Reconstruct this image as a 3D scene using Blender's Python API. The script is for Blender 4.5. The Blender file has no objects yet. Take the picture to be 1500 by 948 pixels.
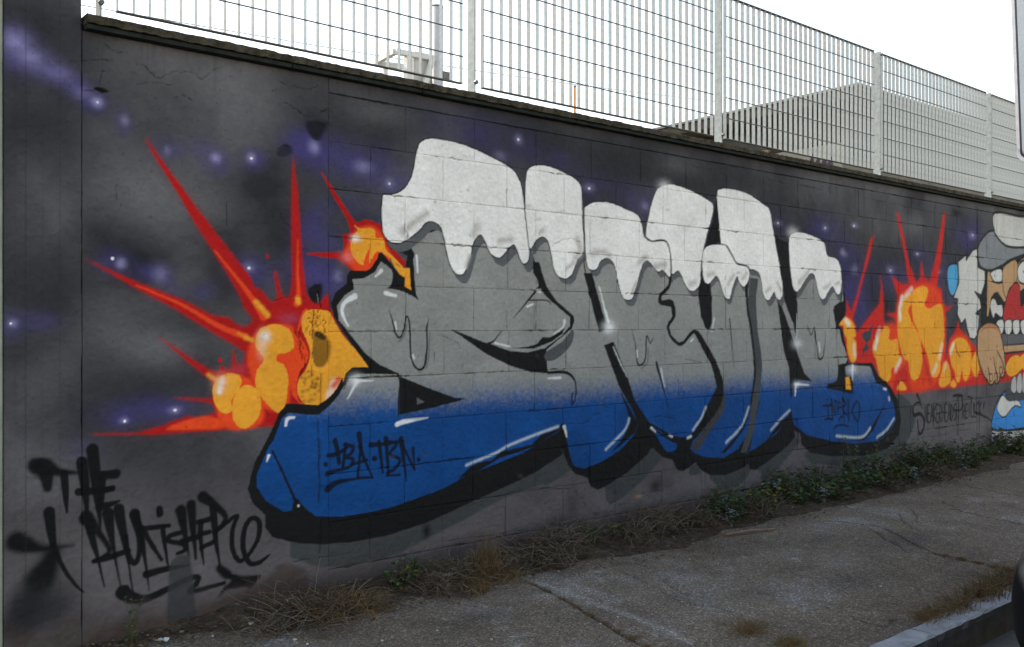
import bpy, bmesh, math, random
import numpy as np
from mathutils import Vector, Matrix

random.seed(7)
rng = np.random.default_rng(7)
scene = bpy.context.scene
COLL = scene.collection

# ------------------------------------------------------------------ camera
# world: X runs along the wall, Y from the street towards the wall, Z up; pavement at z = 0
FPX, CX, CY = 1320.0, 750.0, 475.0           # focal length and centre in photo pixels (1500 wide)
VPX = 2360.0                                 # vanishing point of the wall direction
TH = math.atan2(VPX - CX, FPX)
CT, ST = math.cos(TH), math.sin(TH)
EYE = 1.2
WALL_Y = 3.58
cam_data = bpy.data.cameras.new('camera')
cam_data.sensor_width = 36.0
cam_data.lens = FPX / 1500.0 * 36.0
cam_data.shift_y = 1.0 / 1500.0
cam_data.clip_start = 0.05
cam_data.clip_end = 2000.0
cam = bpy.data.objects.new('camera', cam_data)
COLL.objects.link(cam)
cam.location = (0, 0, EYE)
cam.rotation_euler = (math.radians(90), 0, TH - math.radians(90))
scene.camera = cam

# ------------------------------------------------------------------ light
SUN = Vector((-0.13, 0.76, 0.61)).normalized()       # towards the sun: behind the wall, up to the left
world = bpy.data.worlds.new('World')
scene.world = world
world.use_nodes = True
wn = world.node_tree.nodes
wl = world.node_tree.links
sky = wn.new('ShaderNodeTexSky')
sky.sky_type = 'NISHITA'
sky.sun_disc = False
sky.sun_elevation = math.asin(SUN.z)
sky.sun_rotation = math.atan2(SUN.x, SUN.y)
sky.altitude = 50
sky.air_density = 1.0
sky.dust_density = 0.4
sky.ozone_density = 1.0
wn['Background'].inputs['Strength'].default_value = 0.15
balance_tint = wn.new('ShaderNodeMix')                  # one even tint over the whole sky: added to make its light neutral
balance_tint.data_type = 'RGBA'
balance_tint.blend_type = 'MULTIPLY'
balance_tint.inputs['Factor'].default_value = 1.0
balance_tint.inputs[7].default_value = (1.0, 0.785, 0.605, 1.0)
wl.new(sky.outputs['Color'], balance_tint.inputs[6])
wl.new(balance_tint.outputs[2], wn['Background'].inputs['Color'])
sun_data = bpy.data.lights.new('sun', 'SUN')
sun_data.energy = 2.5
sun_data.angle = math.radians(0.5)
sun_data.color = (1.0, 0.96, 0.90)
sun = bpy.data.objects.new('sun', sun_data)
COLL.objects.link(sun)
sun.rotation_euler = (-SUN).to_track_quat('-Z', 'Y').to_euler()
sun.location = (-5, 9, 9)
vs = scene.view_settings
vs.view_transform = 'Standard'
vs.look = 'None'
vs.gamma = 1.0
vs.use_curve_mapping = False
vs.exposure = 1.95

# ------------------------------------------------------------------ helpers: objects
def link(name, data, parent=None):
    o = bpy.data.objects.new(name, data)
    COLL.objects.link(o)
    if parent is not None:
        o.parent = parent
    return o

def tag(o, label=None, cat=None, group=None, kind=None):
    if label: o['label'] = label
    if cat: o['category'] = cat
    if group: o['group'] = group
    if kind: o['kind'] = kind
    return o

def empty(name, loc=(0, 0, 0), rz=0.0):
    o = link(name, None)
    o.location = loc
    o.rotation_euler = (0, 0, rz)
    o.empty_display_size = 0.1
    return o

def np_mesh(name, verts, quads, cols=None, mat=None, smooth=True):
    verts = np.asarray(verts, np.float32); quads = np.asarray(quads, np.int32)
    me = bpy.data.meshes.new(name)
    nv, nq = len(verts), len(quads)
    k = quads.shape[1]
    me.vertices.add(nv); me.vertices.foreach_set('co', verts.ravel())
    me.loops.add(nq * k); me.loops.foreach_set('vertex_index', quads.ravel())
    me.polygons.add(nq)
    me.polygons.foreach_set('loop_start', np.arange(nq, dtype=np.int32) * k)
    me.polygons.foreach_set('use_smooth', np.full(nq, smooth, bool))
    me.update(calc_edges=True)
    if cols is not None:
        a = me.color_attributes.new('paint', 'FLOAT_COLOR', 'POINT')
        c4 = np.ones((nv, 4), np.float32); c4[:, :3] = cols
        a.data.foreach_set('color', c4.ravel())
    if mat is not None:
        me.materials.append(mat)
    return me

class MB:
    """collects boxes, tubes and polygons into one mesh"""
    def __init__(self):
        self.v = []; self.f = []
    def add(self, vs, fs):
        o = len(self.v)
        self.v += [tuple(p) for p in vs]
        self.f += [tuple(i + o for i in f) for f in fs]
        return self
    def box(self, x0, x1, y0, y1, z0, z1):
        return self.add([(x0,y0,z0),(x1,y0,z0),(x1,y1,z0),(x0,y1,z0),(x0,y0,z1),(x1,y0,z1),(x1,y1,z1),(x0,y1,z1)],
                        [(0,3,2,1),(4,5,6,7),(0,1,5,4),(1,2,6,5),(2,3,7,6),(3,0,4,7)])
    def tube(self, pts, r, n=8, cap=True):
        pts = [Vector(p) for p in pts]
        if not isinstance(r, (list, tuple)): r = [r] * len(pts)
        o = len(self.v); up = None
        for i, p in enumerate(pts):
            d = (pts[min(i+1, len(pts)-1)] - pts[max(i-1, 0)]).normalized()
            ref = Vector((0, 0, 1)) if abs(d.z) < 0.9 else Vector((1, 0, 0))
            a = d.cross(ref).normalized(); b = d.cross(a)
            for k in range(n):
                t = 2 * math.pi * k / n
                self.v.append(tuple(p + (a * math.cos(t) + b * math.sin(t)) * r[i]))
        for i in range(len(pts) - 1):
            for k in range(n):
                k2 = (k + 1) % n
                self.f.append((o+i*n+k, o+i*n+k2, o+(i+1)*n+k2, o+(i+1)*n+k))
        if cap:
            self.f.append(tuple(o + k for k in range(n)))
            self.f.append(tuple(o + (len(pts)-1)*n + n-1-k for k in range(n)))
        return self
    def beam(self, p0, p1, w, h):
        """square tube between two points"""
        p0 = Vector(p0); p1 = Vector(p1); d = (p1 - p0).normalized()
        ref = Vector((0, 0, 1)) if abs(d.z) < 0.9 else Vector((1, 0, 0))
        a = d.cross(ref).normalized() * w / 2; b = d.cross(a).normalized() * h / 2
        vs = [p + s * a + t * b for p in (p0, p1) for s, t in ((-1,-1),(1,-1),(1,1),(-1,1))]
        return self.add(vs, [(0,3,2,1),(4,5,6,7),(0,1,5,4),(1,2,6,5),(2,3,7,6),(3,0,4,7)])
    def mesh(self, name, mat, bevel=0.0, smooth=False):
        me = bpy.data.meshes.new(name)
        me.from_pydata(self.v, [], self.f)
        bm = bmesh.new(); bm.from_mesh(me)
        bmesh.ops.recalc_face_normals(bm, faces=bm.faces)
        if bevel:
            bmesh.ops.bevel(bm, geom=list(bm.edges), offset=bevel, segments=1, affect='EDGES')
        bm.to_mesh(me); bm.free()
        for p in me.polygons: p.use_smooth = smooth
        me.materials.append(mat)
        return me
    def build(self, name, mat, parent=None, bevel=0.0, smooth=False):
        return link(name, self.mesh(name, mat, bevel, smooth), parent)

# ------------------------------------------------------------------ helpers: materials
def new_mat(name):
    m = bpy.data.materials.new(name); m.use_nodes = True
    nt = m.node_tree
    return m, nt, nt.nodes['Principled BSDF']

def nd(nt, typ, **kw):
    n = nt.nodes.new(typ)
    for k, v in kw.items(): setattr(n, k, v)
    return n

def noise(nt, scale, detail=4, rough=0.6, coord='Object'):
    tc = nd(nt, 'ShaderNodeTexCoord')
    n = nd(nt, 'ShaderNodeTexNoise')
    n.inputs['Scale'].default_value = scale; n.inputs['Detail'].default_value = detail
    n.inputs['Roughness'].default_value = rough
    nt.links.new(tc.outputs[coord], n.inputs['Vector'])
    return n

def ramp(nt, sock, stops):
    r = nd(nt, 'ShaderNodeValToRGB')
    e = r.color_ramp.elements
    while len(e) < len(stops): e.new(0.5)
    for el, (p, c) in zip(e, stops):
        el.position = p; el.color = (*c, 1) if len(c) == 3 else c
    nt.links.new(sock, r.inputs['Fac'])
    return r

def mul(nt, a, b, fac=1.0, mode='MULTIPLY'):
    m = nd(nt, 'ShaderNodeMix', data_type='RGBA', blend_type=mode)
    m.inputs['Factor'].default_value = fac
    nt.links.new(a, m.inputs[6]); nt.links.new(b, m.inputs[7])
    return m.outputs[2]

def bump(nt, sock, strength, dist, prev=None):
    b = nd(nt, 'ShaderNodeBump')
    b.inputs['Strength'].default_value = strength; b.inputs['Distance'].default_value = dist
    nt.links.new(sock, b.inputs['Height'])
    if prev is not None: nt.links.new(prev, b.inputs['Normal'])
    return b.outputs['Normal']

def mottled(name, c0, c1, scale=8, rough=0.8, metal=0.0, bscale=60, bstr=0.3, bdist=0.003, detail=6, coord='Object', spread=(0.35, 0.65), spec=0.2):
    m, nt, p = new_mat(name)
    n = noise(nt, scale, detail, 0.65, coord)
    r = ramp(nt, n.outputs['Fac'], [(spread[0], c0), (spread[1], c1)])
    nt.links.new(r.outputs['Color'], p.inputs['Base Color'])
    p.inputs['Roughness'].default_value = rough; p.inputs['Metallic'].default_value = metal
    p.inputs['Specular IOR Level'].default_value = spec
    if bstr:
        b = noise(nt, bscale, 4, 0.6, coord)
        nt.links.new(bump(nt, b.outputs['Fac'], bstr, bdist), p.inputs['Normal'])
    return m

def painted_mat(name, rough=0.78, grain=0.17, bsc=260, bstr=0.55, spec=0.12):
    m, nt, p = new_mat(name)
    at = nd(nt, 'ShaderNodeVertexColor', layer_name='paint')
    n1 = noise(nt, 55, 6, 0.7)
    r1 = ramp(nt, n1.outputs['Fac'], [(0.25, (1-grain,)*3), (0.75, (1+grain*0.4,)*3)])
    n2 = noise(nt, 3.1, 5, 0.6)
    r2 = ramp(nt, n2.outputs['Fac'], [(0.3, (0.88,)*3), (0.7, (1.06,)*3)])
    c = mul(nt, at.outputs['Color'], r1.outputs['Color'])
    c = mul(nt, c, r2.outputs['Color'])
    nt.links.new(c, p.inputs['Base Color'])
    p.inputs['Roughness'].default_value = rough
    p.inputs['Specular IOR Level'].default_value = spec
    b1 = noise(nt, bsc, 3, 0.6); b2 = noise(nt, 70, 4, 0.65)
    nrm = bump(nt, b2.outputs['Fac'], bstr, 0.009)
    nrm = bump(nt, b1.outputs['Fac'], bstr, 0.003, nrm)
    nt.links.new(nrm, p.inputs['Normal'])
    return m

def plain(name, c, rough=0.6, metal=0.0, spec=0.5):
    m, nt, p = new_mat(name)
    n = noise(nt, 14, 5, 0.6)
    r = ramp(nt, n.outputs['Fac'], [(0.3, tuple(x*0.82 for x in c)), (0.7, tuple(min(1, x*1.1) for x in c))])
    nt.links.new(r.outputs['Color'], p.inputs['Base Color'])
    p.inputs['Roughness'].default_value = rough; p.inputs['Metallic'].default_value = metal
    p.inputs['Specular IOR Level'].default_value = spec
    return m

# ------------------------------------------------------------------ photo pixel -> place
def px_wall(x, y, wy=WALL_Y):
    """photo pixel -> (X, Z) on the vertical plane Y = wy"""
    x = np.asarray(x, float); y = np.asarray(y, float)
    d = FPX * wy / CT / (VPX - x)
    return (d - wy * ST) / CT, EYE + (CY - y) / FPX * d

def px_ground(x, y, h=0.0):
    x = np.asarray(x, float); y = np.asarray(y, float)
    d = FPX * (EYE - h) / (y - CY)
    X = (x - CX) / FPX * d
    return d * CT + X * ST, d * ST - X * CT

def px_depth(x, y, d):
    X = (x - CX) / FPX * d
    return Vector((d * CT + X * ST, d * ST - X * CT, EYE + (CY - y) / FPX * d))

# ------------------------------------------------------------------ 2-D paint canvas in metres
LIT = 0.70
def C(r, g, b, k=1.0):
    v = np.array([r, g, b], float) / 255.0
    v = np.where(v <= 0.04045, v / 12.92, ((v + 0.055) / 1.055) ** 2.4)
    return np.clip(v * k / LIT, 0.004, 0.86)

def vnoise(shape, cell, octaves=4, gain=0.55, r=rng):
    H, W = shape
    out = np.zeros(shape, np.float32); amp = 1.0; tot = 0
    cy = cx = float(cell)
    for _ in range(octaves):
        gh, gw = int(H / cy) + 3, int(W / cx) + 3
        g = r.random((gh, gw)).astype(np.float32)
        yy = np.arange(H) / cy; xx = np.arange(W) / cx
        iy = yy.astype(int); ix = xx.astype(int)
        fy = (yy - iy).astype(np.float32); fx = (xx - ix).astype(np.float32)
        fy = fy * fy * (3 - 2 * fy); fx = fx * fx * (3 - 2 * fx)
        rows = g[iy] * (1 - fy)[:, None] + g[iy + 1] * fy[:, None]
        out += amp * (rows[:, ix] * (1 - fx) + rows[:, ix + 1] * fx)
        tot += amp; amp *= gain; cy = max(cy / 2, 1.5); cx = max(cx / 2, 1.5)
    return out / tot

def crspline(pts, closed, n=6):
    p = np.asarray(pts, float); m = len(p)
    if m < 3: 
        return p
    out = []
    rngs = range(m) if closed else range(m - 1)
    t = np.linspace(0, 1, n, endpoint=False)[:, None]
    for i in rngs:
        if closed:
            p0, p1, p2, p3 = p[(i-1) % m], p[i], p[(i+1) % m], p[(i+2) % m]
        else:
            p0, p1, p2, p3 = p[max(i-1, 0)], p[i], p[i+1], p[min(i+2, m-1)]
        out.append(0.5 * ((2*p1) + (-p0+p2)*t + (2*p0-5*p1+4*p2-p3)*t*t + (-p0+3*p1-3*p2+p3)*t**3))
    if not closed: out.append(p[-1:])
    return np.concatenate(out)

class Canvas:
    def __init__(s, u0, u1, v0, v1, res, mapping):
        s.u0, s.u1, s.v0, s.v1, s.res, s.map = u0, u1, v0, v1, res, mapping
        s.W = int(round((u1 - u0) / res)); s.H = int(round((v1 - v0) / res))
        s.c = np.zeros((s.H, s.W, 3), np.float32)
        s.h = np.zeros((s.H, s.W), np.float32)
    def pix(s, pts):
        u, v = s.map(pts[:, 0], pts[:, 1])
        return np.stack([(u - s.u0) / s.res, (v - s.v0) / s.res], 1)
    def _put(s, r0, c0, cov, col, alpha):
        h, w = cov.shape
        a = (cov * alpha)[..., None]
        reg = s.c[r0:r0+h, c0:c0+w]
        if isinstance(col, np.ndarray) and col.ndim == 3:
            col = col[r0:r0+h, c0:c0+w]
        reg += a * (col - reg)
    def cover(s, q, soft=0.0):
        pad = int(soft / s.res * 2) + 2
        r0 = max(int(q[:, 1].min()) - pad, 0); r1 = min(int(q[:, 1].max()) + pad + 1, s.H)
        c0 = max(int(q[:, 0].min()) - pad, 0); c1 = min(int(q[:, 0].max()) + pad + 2, s.W)
        if r1 <= r0 or c1 <= c0: return None
        w = c1 - c0
        cov = np.zeros((r1 - r0, w), np.float32)
        xa, ya = q[:, 0] - c0, q[:, 1]
        xb, yb = np.roll(xa, -1), np.roll(ya, -1)
        for r in range(r0, r1):
            row = cov[r - r0]
            for k in (0.25, 0.75):
                y = r + k
                m = (ya <= y) != (yb <= y)
                if not m.any(): continue
                xs = np.sort(xa[m] + (y - ya[m]) / (yb[m] - ya[m]) * (xb[m] - xa[m]))
                for a, b in zip(xs[0::2], xs[1::2]):
                    a = min(max(a, 0), w - 1.001); b = min(max(b, 0), w - 1.001)
                    ia, ib = int(a), int(b)
                    if ia == ib: row[ia] += 0.5 * (b - a)
                    else:
                        row[ia] += 0.5 * (ia + 1 - a); row[ia+1:ib] += 0.5; row[ib] += 0.5 * (b - ib)
        if soft > 0:
            k = max(int(soft / s.res), 1)
            for ax in (0, 1):
                for _ in range(2):
                    cs = np.cumsum(np.pad(cov, [(k+1, k) if a == ax else (0, 0) for a in (0, 1)], mode='edge'), axis=ax)
                    n = 2 * k + 1
                    cov = ((cs[n:] - cs[:-n]) if ax == 0 else (cs[:, n:] - cs[:, :-n])) / n
        return r0, c0, np.clip(cov, 0, 1)
    def fill(s, pts, col, smooth=True, alpha=1.0, soft=0.0, depth=0.0, shift=(0, 0)):
        p = np.asarray(pts, float) + np.asarray(shift, float)
        if smooth: p = crspline(p, True)
        r = s.cover(s.pix(p), soft)
        if r is None: return
        if col is not None: s._put(*r, col, alpha)
        if depth: s.h[r[0]:r[0]+r[2].shape[0], r[1]:r[1]+r[2].shape[1]] -= depth * r[2]
    def stroke(s, pts, rad, col, soft=0.0, alpha=1.0, smooth=True, depth=0.0, metres=False, ret=False):
        """rad in photo pixels (or metres); one value or one for each point"""
        p = np.asarray(pts, float)
        if not hasattr(rad, '__len__'): rad = [rad] * len(p)
        rad = np.asarray(rad, float)
        if len(rad) == 2 and len(p) > 2: rad = np.linspace(rad[0], rad[1], len(p))
        pr = np.concatenate([p, rad[:, None]], 1)
        if smooth and len(p) > 2: pr = crspline(pr, False, 5)
        q = s.pix(pr[:, :2])
        if metres: R = pr[:, 2] / s.res; sf = soft / s.res
        else:
            sc = FPX * WALL_Y / CT / (VPX - pr[:, 0]) / FPX / s.res
            R = pr[:, 2] * sc; sf = soft * float(sc.mean())
        sf = max(sf, 0.6)
        pad = R.max() + sf + 2
        r0 = max(int(q[:, 1].min() - pad), 0); r1 = min(int(q[:, 1].max() + pad) + 1, s.H)
        c0 = max(int(q[:, 0].min() - pad), 0); c1 = min(int(q[:, 0].max() + pad) + 1, s.W)
        if r1 <= r0 or c1 <= c0: return
        cov = np.zeros((r1 - r0, c1 - c0), np.float32)
        for i in range(len(q) - 1):
            a, b = q[i], q[i+1]
            m = max(R[i], R[i+1]) + sf + 1
            ra = max(int(min(a[1], b[1]) - m), r0); rb = min(int(max(a[1], b[1]) + m) + 1, r1)
            ca = max(int(min(a[0], b[0]) - m), c0); cb = min(int(max(a[0], b[0]) + m) + 1, c1)
            if rb <= ra or cb <= ca: continue
            Y, X = np.mgrid[ra:rb, ca:cb]
            X = X + 0.5; Y = Y + 0.5
            d = b - a; L2 = max(float(d @ d), 1e-6)
            t = np.clip(((X - a[0]) * d[0] + (Y - a[1]) * d[1]) / L2, 0, 1)
            dist = np.hypot(X - a[0] - t * d[0], Y - a[1] - t * d[1])
            rr = R[i] + t * (R[i+1] - R[i])
            k = np.clip((rr + sf - dist) / (2 * sf), 0, 1)
            k = k * k * (3 - 2 * k)
            reg = cov[ra-r0:rb-r0, ca-c0:cb-c0]
            np.maximum(reg, k, out=reg)
        if col is not None: s._put(r0, c0, cov, col, alpha)
        if depth: s.h[r0:r1, c0:c1] -= depth * cov
    def blob(s, x, y, rx, ry, col, alpha=1.0, noisy=None):
        e = s.pix(np.array([(x, y), (x - rx, y), (x + rx, y), (x, y - ry), (x, y + ry)], float))
        cu, cv = e[0]; ru = abs(e[2, 0] - e[1, 0]) / 2 + 0.3; rv = abs(e[4, 1] - e[3, 1]) / 2 + 0.3
        r0 = max(int(cv - 2.6 * rv), 0); r1 = min(int(cv + 2.6 * rv) + 2, s.H)
        c0 = max(int(cu - 2.6 * ru), 0); c1 = min(int(cu + 2.6 * ru) + 2, s.W)
        if r1 <= r0 or c1 <= c0: return
        Y, X = np.mgrid[r0:r1, c0:c1]
        k = np.exp(-1.1 * (((X + .5 - cu) / ru) ** 2 + ((Y + .5 - cv) / rv) ** 2)).astype(np.float32)
        k = np.clip((k - 0.01) / 0.99, 0, 1)
        if noisy is not None: k = k * np.clip(noisy[r0:r1, c0:c1], 0, 1.3)
        s._put(r0, c0, np.clip(k, 0, 1), col, alpha)
    def finish(s):
        z = np.zeros((s.H + 1, s.W + 1, 4), np.float64)
        z[1:, 1:, :3] = s.c; z[1:, 1:, 3] = s.h
        s.I = z.cumsum(0).cumsum(1)
    def sample(s, u, v, du, dv):
        a0 = np.clip(np.round((u - du/2 - s.u0) / s.res).astype(int), 0, s.W - 1); a1 = np.clip(np.round((u + du/2 - s.u0) / s.res).astype(int), 1, s.W)
        b0 = np.clip(np.round((v - dv/2 - s.v0) / s.res).astype(int), 0, s.H - 1); b1 = np.clip(np.round((v + dv/2 - s.v0) / s.res).astype(int), 1, s.H)
        a1 = np.maximum(a1, a0 + 1); b1 = np.maximum(b1, b0 + 1)
        n = ((a1 - a0) * (b1 - b0))[:, None]
        r = (s.I[b1, a1] - s.I[b0, a1] - s.I[b1, a0] + s.I[b0, a0]) / n
        return r[:, :3], r[:, 3]

def Zm(ox, oy, sc, pts):
    return [(ox + x / sc, oy + y / sc) for x, y in pts]
ZA = lambda *p: Zm(480, 180, 3.75, p)
ZB = lambda *p: Zm(840, 230, 3.75, p)
ZC = lambda *p: Zm(480, 400, 3.75, p)
ZD = lambda *p: Zm(820, 400, 3.0, p)
ZE = lambda *p: Zm(350, 550, 3.0, p)
ZF = lambda *p: Zm(200, 400, 3.75, p)
ZG = lambda *p: Zm(0, 180, 3.75, p)
ZH = lambda *p: Zm(0, 620, 2.89, p)
ZJ = lambda *p: Zm(1380, 300, 5.27, p)
ZK = lambda *p: Zm(1380, 450, 3.95, p)
ZL = lambda *p: Zm(1335, 570, 12.5, p)
ZM = lambda *p: Zm(800, 640, 3.75, p)
ZN = lambda *p: Zm(0, 0, 3.75, p)
ZO = lambda *p: Zm(400, 0, 3.75, p)
ZP = lambda *p: Zm(1230, 290, 6.322, p)
ZQ = lambda *p: Zm(1220, 420, 5.575, p)
ZR = lambda *p: Zm(420, 380, 7.29, p)
ZS = lambda *p: Zm(400, 180, 4.515, p)
ZT = lambda *p: Zm(1190, 570, 14.58, p)

# ------------------------------------------------------------------ the mural, painted in wall metres
WU0, WU1 = 0.55, 14.4
cv = Canvas(WU0, WU1, -0.06, 2.80, 0.003, px_wall)
shp = (cv.H, cv.W)
n_big = vnoise(shp, 170, 5, 0.55)
n_mid = vnoise(shp, 60, 5, 0.6)
n_fine = vnoise(shp, 9, 3, 0.6)
UU = WU0 + (np.arange(cv.W) + .5) * cv.res
VV = -0.06 + (np.arange(cv.H) + .5) * cv.res

DARK = C(30, 31, 34); GREY = C(80, 79, 82); BLACK = C(20, 20, 21); PURP = C(62, 55, 108); PURL = C(140, 132, 185)
WHITE = C(206, 201, 198); SGREY = C(122, 122, 119); SHAD = C(78, 80, 82); OLIVE = C(57, 59, 60)
BLUE = C(15, 60, 114); RED = C(152, 20, 20); ORED = C(202, 62, 26); ORAN = C(222, 138, 40); PINK = C(225, 165, 140)

t = np.clip((n_big - 0.36) / 0.28, 0, 1)[..., None]
cv.c[:] = C(50, 49, 52) * (1 - t) + C(80, 78, 81) * t
# foot of the wall: bare mauve grey band
foot = np.clip((0.78 - VV) / 0.5, 0, 1)[:, None, None]
cv.c += foot * 0.7 * (C(88, 82, 84) * (0.85 + 0.3 * n_mid[..., None]) - cv.c)
cloud = np.clip(1.5 * n_mid - 0.1, 0, 1.2) * np.clip(n_big * 1.6, 0.3, 1.1)

# soft sprayed dark clouds
for x, y, rx, ry, a in [(60,40,90,40,.75),(120,150,60,40,.7),(40,190,60,50,.75),(220,190,60,45,.6),(150,345,70,45,.9),(190,390,80,50,1),(60,430,90,50,.75),(30,530,60,60,.6),
        (380,265,60,45,.9),(330,320,45,40,.6),(420,330,50,70,.8),(460,200,50,60,.8),(330,400,60,60,.75),(250,470,50,30,.6),(300,550,60,40,.7),(180,590,100,60,.75),
        (520,320,60,60,.8),(540,210,70,60,.7),(450,400,60,60,.8),(600,170,70,30,.55),(720,190,70,50,.75),(800,200,60,40,.8),(880,250,60,60,.85),(950,240,50,40,.6),
        (1040,260,60,30,.5),(1010,250,60,40,.6),(1150,300,40,50,.7),(1180,330,50,50,.8),(1230,400,50,80,.9),(1280,450,60,60,.9),(1340,400,60,50,.6),(1400,420,40,70,.8),(1420,350,50,40,.7),
        (100,620,60,40,.5),(240,660,90,30,.45),(560,130,60,22,.4),(700,160,80,25,.4),(1080,250,50,25,.4)]:
    cv.blob(x, y, rx * 1.1, ry * 1.1, DARK, a, cloud * 1.15 + 0.3)
for x, y, rx, ry, a in [(300,105,90,45,.6),(60,300,50,70,.55),(220,290,50,40,.5),(310,300,40,30,.4),(235,510,45,30,.5),(1290,330,30,30,.5),(1340,330,30,22,.45),(1210,270,40,20,.4),(1000,240,40,18,.35),(560,165,50,20,.35)]:
    cv.blob(x, y, rx, ry, C(98, 96, 98), a, cloud + 0.3)
# violet nebula
for x, y, rx, ry, a in [(15,70,26,34,.95),(40,85,34,26,.9),(75,105,30,20,.8),(105,125,26,16,.7),(140,152,22,16,.8),(182,180,14,20,.75),(245,218,22,18,.6),(285,215,26,16,.6),(318,235,22,20,.8),(370,232,18,16,.9),
        (165,385,26,18,.8),(225,400,26,14,.75),(250,418,16,22,.6),(295,425,20,14,.6),(10,475,26,20,.6),(60,470,30,14,.4),(366,395,26,22,.7),(395,410,22,24,.5),(215,600,60,20,.6),(260,600,26,14,.6),(180,615,22,12,.6),(120,660,30,20,.2),
        (440,210,24,22,.85),(480,225,40,30,.75),(540,245,50,28,.9),(575,270,26,18,.8),(470,310,20,18,.7),(455,340,24,26,.8),(485,355,22,20,.7),(440,390,26,22,.7),(495,420,24,26,.9),(470,400,26,30,.7),(520,300,26,20,.5),
        (560,340,20,22,.5),(690,190,60,26,.5),(760,205,34,26,.65),(735,225,26,20,.5),(820,240,40,22,.7),(865,275,26,18,.9),(905,285,40,22,.8),(945,300,26,24,.8),(1045,350,20,30,.7),(1080,330,30,30,.3),(1140,330,16,22,.5),
        (1205,335,24,22,.7),(1235,370,20,30,.8),(1250,430,26,34,.8),(1270,400,20,30,.6),(1305,405,18,22,.7),(1345,372,14,18,.7),(1320,410,26,24,.6),(1375,400,20,24,.7),(1412,350,16,20,.8),(1425,340,14,18,.8),(1260,460,20,26,.7),(1395,440,14,20,.5)]:
    cv.blob(x, y, rx, ry, PURP, a * (0.78 if x < 650 else 0.58), cloud * 1.3 + 0.1)
for x, y, rx, ry, a in [(22,62,26,22,.45),(48,88,26,18,.4),(85,108,22,14,.3),(120,136,18,12,.25)]:
    cv.blob(x, y, rx, ry, PURL, a, cloud * .8 + .5)
for x, y, r, a in [(18,60,16,.4),(42,82,12,.45),(143,150,8,.8),(183,176,8,.55),(245,220,8,.35),(316,231,10,.7),(368,231,6,.7),(177,386,9,.75),(235,402,10,.35),(364,392,8,.4),(256,601,7,.5),(532,245,11,.5),(571,268,9,.45),
        (460,215,9,.5),(760,204,7,.6),(733,228,8,.35),(863,275,8,.55),(945,302,8,.5),(1140,327,5,.45),(1209,334,5,.4),(1236,372,5,.5),(1252,330,4,.6),(1234,368,4,.5),(1304,396,5,.5),(1344,372,4,.5),(1375,398,4,.4),(1424,345,5,.5),(1252,395,7,.35),(495,405,9,.4),(18,474,6,.5),(182,616,5,.5)]:
    cv.blob(x, y, r * random.uniform(.7, 1.3), r * random.uniform(.7, 1.2), C(160, 155, 195), a * .72, cloud * .6 + .5)
for x, y, r in [(143,150,1.6),(164.5,378.7,2.4),(364.5,392.8,2.2),(368,232,1.9),(256,601,2.2),(759.5,204.5,1.8),(571,269,1.7),(863,276,1.7),(1140,327,1.3),(1209,334,1.2),(1251,331,1.4),(1343.5,372,1.2),(1304.6,396.5,1.2),(1375,399,1.1),(1424.6,344.6,1.2),(182,617,1.6),(15,474,1.5)]:
    cv.stroke([(x, y), (x + .2, y)], r, C(222, 222, 228), soft=0.8)

# --- left explosion
mass = ZF((-265,884),(0,877),(160,835),(180,820),(290,785),(345,800),(420,770),(440,760),(410,712),(185,684),(410,690),(425,640),(410,590),(310,512),(103,335),(300,470),(400,530),(450,545),(465,510),(490,535),(525,520),(530,400),(548,490),(580,515),(600,440),
     (560,408),(440,340),(200,190),(0,85),(-292,-84),(0,50),(250,145),(420,235),(510,245),(545,280),(590,297),(635,275),(635,245),(590,190),(570,130),(495,0),(400,-150),(318,-278),(235,-420),(165,-535),(100,-640),(48,-737),(56,-739),(121,-645),(209,-525),(310,-386),(401,-266),(500,-135),(580,-35),(610,0),(650,80),(690,95),(720,140),(750,165),
     (775,130),(755,0),(765,-20),(800,120),(830,140),(848,110),(855,0),(850,-250),(858,-648),(885,-450),(912,-50),(930,110),(960,150),(1010,160),(1052,108),(1062,190),(1110,300),(1270,520),(1180,520),(1140,590),(1010,720),(820,720),(760,840),(450,862),(100,887),(-200,889))
cv.fill(mass, C(90, 30, 40), smooth=False, soft=.02, alpha=.6)
cv.fill(mass, RED, smooth=False, soft=.0032)
cv.stroke(ZF((0,68),(250,175),(450,290),(600,350)), [1.0, 5], ORED, soft=2, alpha=.85)
cv.stroke(ZF((430,-120),(560,40),(650,160),(700,240)), [1.2, 6], ORED, soft=2, alpha=.9)
cv.stroke(ZF((885,-180),(885,0),(890,130),(880,170)), [0.8, 5], ORED, soft=2, alpha=.9)
cv.fill(ZF((160,858),(300,800),(420,790),(480,850),(300,862)), ORED, soft=.004)
cv.fill(ZF((610,480),(640,350),(720,290),(850,290),(890,380),(900,520),(850,640),(830,730),(760,760),(680,720),(640,600)), ORED, soft=.006)
cv.fill(ZF((430,600),(470,560),(560,560),(640,600),(690,700),(700,800),(640,850),(520,860),(450,800)), ORED, soft=.006)
cv.fill(ZF((910,220),(940,200),(900,300),(890,330),(930,400),(945,460),(920,520),(890,560),(880,620),(890,700),(940,730),(900,720),(850,640),(890,480),(880,350)), ORED)
cv.fill(ZF((660,350),(690,300),(770,282),(840,310),(865,370),(860,420),(820,440),(780,445),(770,480),(815,510),(835,580),(825,680),(810,750),(770,765),(700,700),(655,620),(660,540),(700,480),(680,440),(655,400)), ORAN)
cv.fill(ZF((415,650),(440,590),(500,550),(560,560),(578,600),(560,640),(520,700),(525,750),(490,775),(440,740)), ORAN)
cv.fill(ZF((525,740),(545,660),(600,615),(660,640),(685,710),(670,790),(620,845),(570,850),(535,810)), ORAN)
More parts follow.
